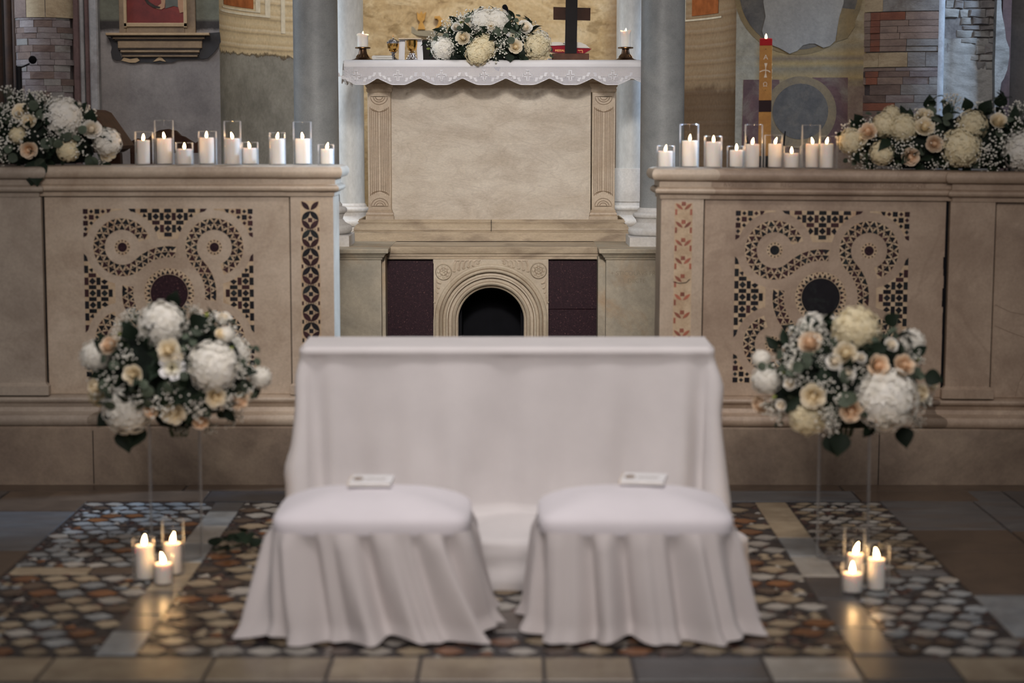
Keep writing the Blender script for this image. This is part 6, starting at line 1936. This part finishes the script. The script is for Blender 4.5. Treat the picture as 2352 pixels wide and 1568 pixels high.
for pts_ in ([(1756,145),(1763,145),(1760,155),(1760,160),(1758.4,160),(1758.4,155)], [(1755.5,178),(1762.5,178),(1760,168),(1760,161),(1758.4,161),(1758.4,168)],
             [(1745.5,164),(1752,161),(1759,160),(1759,161.8),(1752,163),(1746,166)], [(1770,164.5),(1766,161.5),(1759,160),(1759,161.8),(1765,163.6),(1769.5,167)]):
    b.prism([q_(u, v) for u, v in pts_], -hw-.0022, -hw+.001)
b.build('letter_cross', MT['wletter'], c, smooth=0)
b = MB()
for sy, zz, s_ in ((-.25,163,1),(.1,148,.6),(.1,178,.5)):
    b.box(hw-.001, sy*hw-.008*s_, pz_(zz)-.010*s_, hw+.0015, sy*hw+.008*s_, pz_(zz)+.010*s_)
b.build('side_letter', MT['wletter'], c, smooth=0)
for v_ in (113, 207):
    MB().ball(onp(1759, v_), .0022, 8, 5).build('grain_stud', MT['wick'], c)

# ------------------------------------------------------------------ dark furniture behind the dark-inlaid screen
yl = 10.0
xl_ = X_(262, 320, yl)
t = thing('book_stand', 'dark wooden sloping book stand behind the dark-inlaid screen', 'lectern', (xl_, yl, TOP))
def Lp(u, v): p = at_y(u, v, yl); return (p.x-xl_, p.z-TOP)
MB().prism([Lp(*p) for p in ((196,250),(222,252),(236,258),(290,334),(284,342),(228,264),(196,262))], -.22, .22).build('desk', MT['wood_mid'], t, smooth=0)
MB().prism([Lp(*p) for p in ((196,262),(226,264),(284,340),(276,346),(268,350),(196,350))], -.18, .18).build('side_board', MT['wood_dark'], t, smooth=0)
hz = at_y(262, 350, yl).z-TOP
MB().prism([(Lp(252,345)[0], hz), (Lp(278,345)[0], hz), (Lp(300,378)[0], .5), (Lp(300,378)[0], .0), (Lp(262,378)[0], .0), (Lp(262,378)[0], .5)], -.03, .03).build('leg', MT['wood_dark'], t, smooth=0)
MB().cham(Lp(232,378)[0], -.22, 0, Lp(306,378)[0], .22, .04, .005).build('foot', MT['wood_dark'], t, smooth=0)
ych = 10.7
xch = X_(372, 340, ych)
t = thing('carved_chair', 'dark carved wooden chair with a scrolled crest behind the row of candles', 'chair', (xch, ych, TOP))
def Cp(u, v): p = at_y(u, v, ych); return (p.x-xch, p.z-TOP)
crest = [(284,326),(300,318),(312,322),(326,318),(338,306),(352,299),(372,296),(390,300),(402,312),(410,314),(424,323),(436,330),(446,322),(456,334),(456,352),(284,352)]
MB().prism([Cp(*p) for p in crest], .18, .23).build('crest_rail', MT['wood_dark'], t, smooth=0)
zl_ = Cp(372,352)[1]
for u0 in (284, 446):
    x_ = Cp(u0,352)[0]
    MB().cham(x_, .18, 0, x_+.025, .23, zl_, .003).build('post', MT['wood_dark'], t, smooth=0)
x0_, x1_ = Cp(284,352)[0], Cp(456,352)[0]
MB().cham(x0_, -.25, .43, x1_, .23, .47, .006).build('seat', MT['wood_dark'], t, smooth=0)
for x_ in (x0_, x1_-.03):
    MB().cham(x_, -.25, 0, x_+.03, -.22, .43, .003).build('leg', MT['wood_dark'], t, smooth=0)
for f in (.3, .5, .7):
    x_ = x0_+(x1_-x0_)*f
    MB().cham(x_-.02, .195, .47, x_+.02, .215, zl_, .003).build('back_splat', MT['wood_dark'], t, smooth=0)
ym_ = 10.3
xm_ = X_(43, 200, ym_)
t = thing('microphone_stand', 'black microphone stand with a round foam head behind the flower mound', 'microphone', (xm_, ym_, TOP))
def Mp(u, v): p = at_y(u, v, ym_); return (p.x-xm_, 0, p.z-TOP)
MB().tube([(0,0,.02), Mp(43,152)], .016, 10).build('pole', MT['black'], t)
MB().lathe([(.15,0),(.15,.015),(.04,.03),(.018,.05)], n=24).build('base', MT['black'], t)
MB().tube([Mp(43,156), Mp(56,152), Mp(68,146)], .005, 6).build('arm', MT['black'], t)
b = MB(); b.ball(Mp(75,137.5), 9.5/ppm(ym_,2), 16, 10); b.build('windscreen', MT['foam'], t, 2)

# ------------------------------------------------------------------ kneeling bench under its white cloth
yf, ybk = 7.47, 7.80
kf = 1/ppm(yf, .88)
xl, xr = X_(689, 795, yf), X_(1640, 795, yf)
ztf = at_y(1176, 797, yf).z
ztb = at_y(1176, 773, ybk).z
ys_ = 7.09
zst = .205
rk = random.Random(5)
# perimeter points: (x, y, nx, ny)
per = []
nS, nF = 22, 150
rcn = .03
for i in range(nS): per.append((xl, ybk-(ybk-yf-rcn)*i/nS, -1, 0))
for i in range(9): a = PI+PI/2*i/8; per.append((xl+rcn+rcn*math.cos(a), yf+rcn+rcn*math.sin(a), math.cos(a), math.sin(a)))
for i in range(1, nF): per.append((xl+rcn+(xr-xl-2*rcn)*i/nF, yf, 0, -1))
for i in range(9): a = 1.5*PI+PI/2*i/8; per.append((xr-rcn+rcn*math.cos(a), yf+rcn+rcn*math.sin(a), math.cos(a), math.sin(a)))
for i in range(1, nS+1): per.append((xr, yf+rcn+(ybk-yf-rcn)*i/nS, 1, 0))
ph = [rk.uniform(0, 6) for _ in range(12)]
def ztop_k(y): return ztf+(ztb-ztf)*max(0, (y-yf))/(ybk-yf)
def folds_front(x, t):
    f = .012*math.sin(x*7+ph[0]) + .010*math.sin(x*13+ph[1]+t) + .007*math.sin(x*23+ph[2]+1.5*t) + .004*math.sin(x*41+ph[3]-t)
    e = max(0, 1-min(x-xl, xr-x)/.20)
    f += e*e*(.036*math.sin((x-(xl if x < 0 else xr))*46+1.2)) 
    return 1.5*f*t
def folds_side(y, t):
    return t*(.016*math.sin(y*34+ph[4])+.008*math.sin(y*61+ph[5]))
rows_ = []
prof_f = []   # (front offset, z) ; the side uses its own
NH = 16
for k_ in range(3+NH+1+8+8):
    row_ = []
    for (x, y, nx, ny) in per:
        w = max(0.0, -ny)**2
        zt_ = ztop_k(y)
        if k_ == 0: of, zf_, os_, zs2 = -.006, zt_, -.006, zt_
        elif k_ == 1: of, zf_, os_, zs2 = .004, zt_-.008, .004, zt_-.008
        elif k_ == 2: of, zf_, os_, zs2 = .006, zt_-.030, .006, zt_-.030
        elif k_ <= 3+NH:
            t = (k_-3)/NH
            zf_ = (zt_-.036) + (zst+.012-(zt_-.036))*t
            of = -.008-.05*t + folds_front(x, min(1, .15+t*1.1)) 
            zs2 = (zt_-.036) + (zst+.012-(zt_-.036))*t
            os_ = .0+.045*t+folds_side(y, min(1, .1+t))
            if x > 0: os_ += .026*math.exp(-((t-.20)/.13)**2) + .030*t
            else: os_ += .012*math.exp(-((t-.15)/.12)**2) + .018*math.exp(-((t-.72)/.10)**2) + .022*t
        elif k_ <= 3+NH+8:
            t = (k_-3-NH)/8
            of = -.058*(1-t)+(yf-ys_)*t + folds_front(x, 1-t)
            zf_ = zst+.010*(1-t)+ .012*math.sin(x*17+t*6)*math.sin(PI*t) - .012*t**6
            os_ = .045+.012*t+folds_side(y, 1); zs2 = zst+.012-.09*t
        else:
            t = (k_-3-NH-8)/8
            of = (yf-ys_)+.008*t+.012*math.sin(x*15+ph[6]+t*2)*math.sin(t*2.2)+.010*math.sin(t*9+x*8)*(1-t)*t*3+.005*math.sin(x*31)*t
            zf_ = zst-.008-(zst-.008-.008)*t
            os_ = .057+.02*t+folds_side(y, 1)*(1+t*.4); zs2 = zst-.078-(zst-.078-.008)*t
        of_w = os_*(1-w)+of*w
        zz = zs2*(1-w)+zf_*w
        # width of the footboard keeps the sides flaring
        fl_ = -(max(0, of_w-.02)*.135*(x-(xl+xr)/2)/((xr-xl)/2)) if abs(nx) < .99 else 0
        row_.append((x+nx*of_w+fl_, y+ny*of_w, zz))
    rows_.append(row_)
t = thing('kneeler_cover', 'big white cloth draped over a two-person kneeling bench', 'cloth', ((xl+xr)/2, yf, 0))
kb = MB().grid(rows_)
tp_ = []
for k_ in range(7):
    q = k_/6
    tp_.append([(xl+.006+(xr-xl-.012)*i/40, yf+.006+(ybk-yf-.006)*q, ztop_k(yf+(ybk-yf)*q)+.0015*math.sin(i*.9)*math.sin(q*3)) for i in range(41)])
relc(kb.build('hanging_cloth', MT['cloth'], smooth=2.0, fix=False), t)
relc(MB().grid(tp_).build('top_cloth', MT['cloth'], smooth=2.0, fix=False), t)
bkp = [[(xl+(xr-xl)*i/30, ybk+.002+.03*(1-j/6)+.008*math.sin(i*1.3)*(1-j/6), .008+(ztb-.008)*j/6) for i in range(31)] for j in range(7)]
relc(MB().grid(bkp).build('back_cloth', MT['cloth'], smooth=2.0, fix=False), t)
# ------------------------------------------------------------------ two padded stools with skirts
def superell(hw, hd, n_, p=5.0):
    dense = []
    for i in range(1440):
        a = 2*PI*i/1440
        c_, s_ = math.cos(a), math.sin(a)
        dense.append((hw*math.copysign(abs(c_)**(2/p), c_), hd*math.copysign(abs(s_)**(2/p), s_)))
    S = [0.0]
    for k in range(1440):
        a_, b_ = dense[k], dense[(k+1) % 1440]
        S.append(S[-1]+math.hypot(b_[0]-a_[0], b_[1]-a_[1]))
    out, k = [], 0
    for i in range(n_):
        t = S[-1]*i/n_
        while S[k+1] < t: k += 1
        f = (t-S[k])/max(1e-9, S[k+1]-S[k])
        a_, b_ = dense[k], dense[(k+1) % 1440]
        out.append((a_[0]*(1-f)+b_[0]*f, a_[1]*(1-f)+b_[1]*f))
    return out
def stool(u0, u1, ub0, ub1, label, seed, lean):
    ys = 6.63; hd = .235
    rs = random.Random(seed)
    yfr = ys-hd
    xa_, xb_ = X_(u0,1190,yfr), X_(u1,1190,yfr)
    cx_ = (xa_+xb_)/2; hw_ = (xb_-xa_)/2
    zr_ = at_y(1176, 1205, yfr).z
    t = thing('padded_stool', label, 'stool', (cx_, ys, TOP), group='stools before the kneeling bench')
    N = 240
    per_ = superell(hw_, hd, N, 7)
    # cushion: dome
    rows_ = []
    crown = zr_+.085
    for f, z_ in ((1.0,zr_-.040),(1.010,zr_-.030),(1.012,zr_-.004),(1.0,zr_+.010),(.97,zr_+.020),(.88,zr_+.036),(.75,zr_+.053),(.58,zr_+.068),(.38,zr_+.079),(.15,crown-.001),(.0005,crown)):
        p_ = superell(hw_*f, hd*f, N, 7 if f > .9 else 7-3.5*(.9-f)/.9)
        rows_.append([(x, y, z_-TOP) for x, y in p_])
    MB().grid(rows_, True).build('seat_cushion', MT['seat_cloth'], t, smooth=2.0)
    # skirt
    cxb = (X_(ub0,1505,yfr-.1)+X_(ub1,1505,yfr-.1))/2 - cx_
    hwb = (X_(ub1,1505,yfr-.1)-X_(ub0,1505,yfr-.1))/2
    a1_, a2_, a3_ = [rs.uniform(0, 6) for _ in range(3)]
    rows_ = []
    NR = 18
    z0 = zr_-.030-TOP
    for j in range(NR+1):
        q = j/NR
        row_ = []
        for i, (x, y) in enumerate(per_):
            s_ = i/N*2*PI
            gx = 1+((hwb-.042)/hw_-1)*q**1.15
            gy = 1+.30*q**1.1
            sn = Vector((x/hw_, y/hd)).normalized()
            ss = s_*11+lean*q*1.4
            L_ = lean*q
            fd = .030*math.sin(s_*13+a1_+L_+.8*math.sin(s_*3+a2_)) + .017*math.sin(s_*22+a2_+L_*1.5) + .006*math.sin(s_*37+a3_+L_*2)
            fd *= .55+.6*q
            pin = min(1, .2+q*7)
            fd *= pin
            out_ = Vector((x*gx+cxb*q, y*gy)) + sn*(fd+.004)
            zz = z0*(1-q) + q*(.010 + .018*max(0, math.sin(s_*6+a2_))**2)
            if q > .9: out_ += sn*(.018*(q-.9)/.1)
            row_.append((out_.x, out_.y, zz))
        rows_.append(row_)
    MB().grid(rows_, True).build('skirt', MT['skirt'], t, smooth=2.0, fix=False)
    MB().rsweep(-hw_*.86, hw_*.86, -hd*.8, hd*.8, [(0,.30),(0,zr_-.03-TOP)]).build('seat_frame', MT['wood_mid'], t, smooth=0)
    for sx in (-1, 1):
        for sy in (-1, 1):
            MB().cham(sx*hw_*.8-.02, sy*hd*.72-.02, 0, sx*hw_*.8+.02, sy*hd*.72+.02, .30, .003).build('leg', MT['wood_mid'], t, smooth=0)
    return t, cx_, ys, crown, hw_, hd
s1 = stool(620, 1076, 538, 1146, 'white skirted stool whose folds sweep to one side, nearer the anemone bouquet', 3, -4.0)
s2 = stool(1240, 1690, 1199, 1766, 'white skirted stool with straight hanging folds, nearer the bouquet rich in peach roses', 8, -.6)
def booklet(s, u, v, w, label, ang, tilt, seed):
    t0, cx_, ys, crown, hw_, hd = s
    p = at_z(u, v, crown-.006)
    y = p.y
    # lies on the front slope of the cushion
    t = thing('booklet', label, 'booklet', (p.x, y-.03, crown+.006), (tilt, 0, ang))
    W_ = w/ppm(y, crown)/2
    D_ = .088
    MB().cham(-W_, -D_, 0, W_, D_, .004, .0008).build('back_cover', MT['card'], t, smooth=0)
    MB().rsweep(-W_+.002, W_-.002, -D_+.002, D_-.002, [(0,.0042),(0,.0095)]).build('page_block', MT['paper'], t, smooth=0)
    MB().rsweep(-W_, W_, -D_, D_, [(-.001,.0098),(0,.0104),(0,.013),(-.001,.0136)]).build('front_cover', MT['card'], t, smooth=0)
    MB().box(-W_-.0015, -D_, 0, -W_+.002, D_, .0138).build('spine_ribbon', MT['pall'], t, smooth=0)
    b = MB()
    c_ = (-W_*.62, -.005)
    b.tube([(c_[0]+.017*math.cos(2*PI*i/16), c_[1]+.026*math.sin(2*PI*i/16), .0139) for i in range(16)], .003, 4, True)
    b.tube([(c_[0]-.008, c_[1]-.016, .0139), (c_[0], c_[1]+.016, .0139), (c_[0]+.008, c_[1]-.016, .0139)], .003, 4)
    b.tube([(c_[0]-.010, c_[1], .0139), (c_[0]+.010, c_[1], .0139)], .002, 4)
    b.build('emblem', MT['ink'], t, smooth=1)
    b = MB()
    r5 = random.Random(seed)
    for rowy, x0_, x1_ in ((.006, -W_*.30, W_*.72), (-.018, -W_*.25, W_*.66)):
        pts_ = []
        n_ = 34
        for i in range(n_):
            f = i/(n_-1)
            pts_.append((x0_+(x1_-x0_)*f, rowy+.007*math.sin(i*2.1+r5.uniform(-.4,.4))*r5.uniform(.4,1), .0138))
        b.tube(pts_, .0009, 4)
    b.build('script_line', MT['ink'], t, smooth=1)
booklet(s1, 855, 1112, 97, 'white booklet lying straight on the stool with sweeping folds', math.radians(-1), -.02, 1)
booklet(s2, 1477, 1108, 100, 'white booklet lying askew on the stool with straight folds', math.radians(-9), -.02, 2)

# ------------------------------------------------------------------ fallen sprig on the floor
p = at_z(538, 1262, TOP)
t = thing('fallen_sprig', 'dark green leaf sprig fallen on the mosaic floor beside the stool', 'sprig', (p.x, p.y, TOP+.001))
rr5 = random.Random(8)
for i in range(11):
    a = rr5.uniform(0, 6.28)
    obj('leaf', BROAD, t, (rr5.uniform(-.075,.075), rr5.uniform(-.13,.09), .012+rr5.uniform(0,.05)), (rr5.uniform(-.5,.5), rr5.uniform(-.7,.2), a), rr5.uniform(.05,.075))
MB().tube([(-.08,-.05,.006),(0,0,.012),(.07,.06,.02)], .003, 5).build('twig', MT['stem'], t, 1)
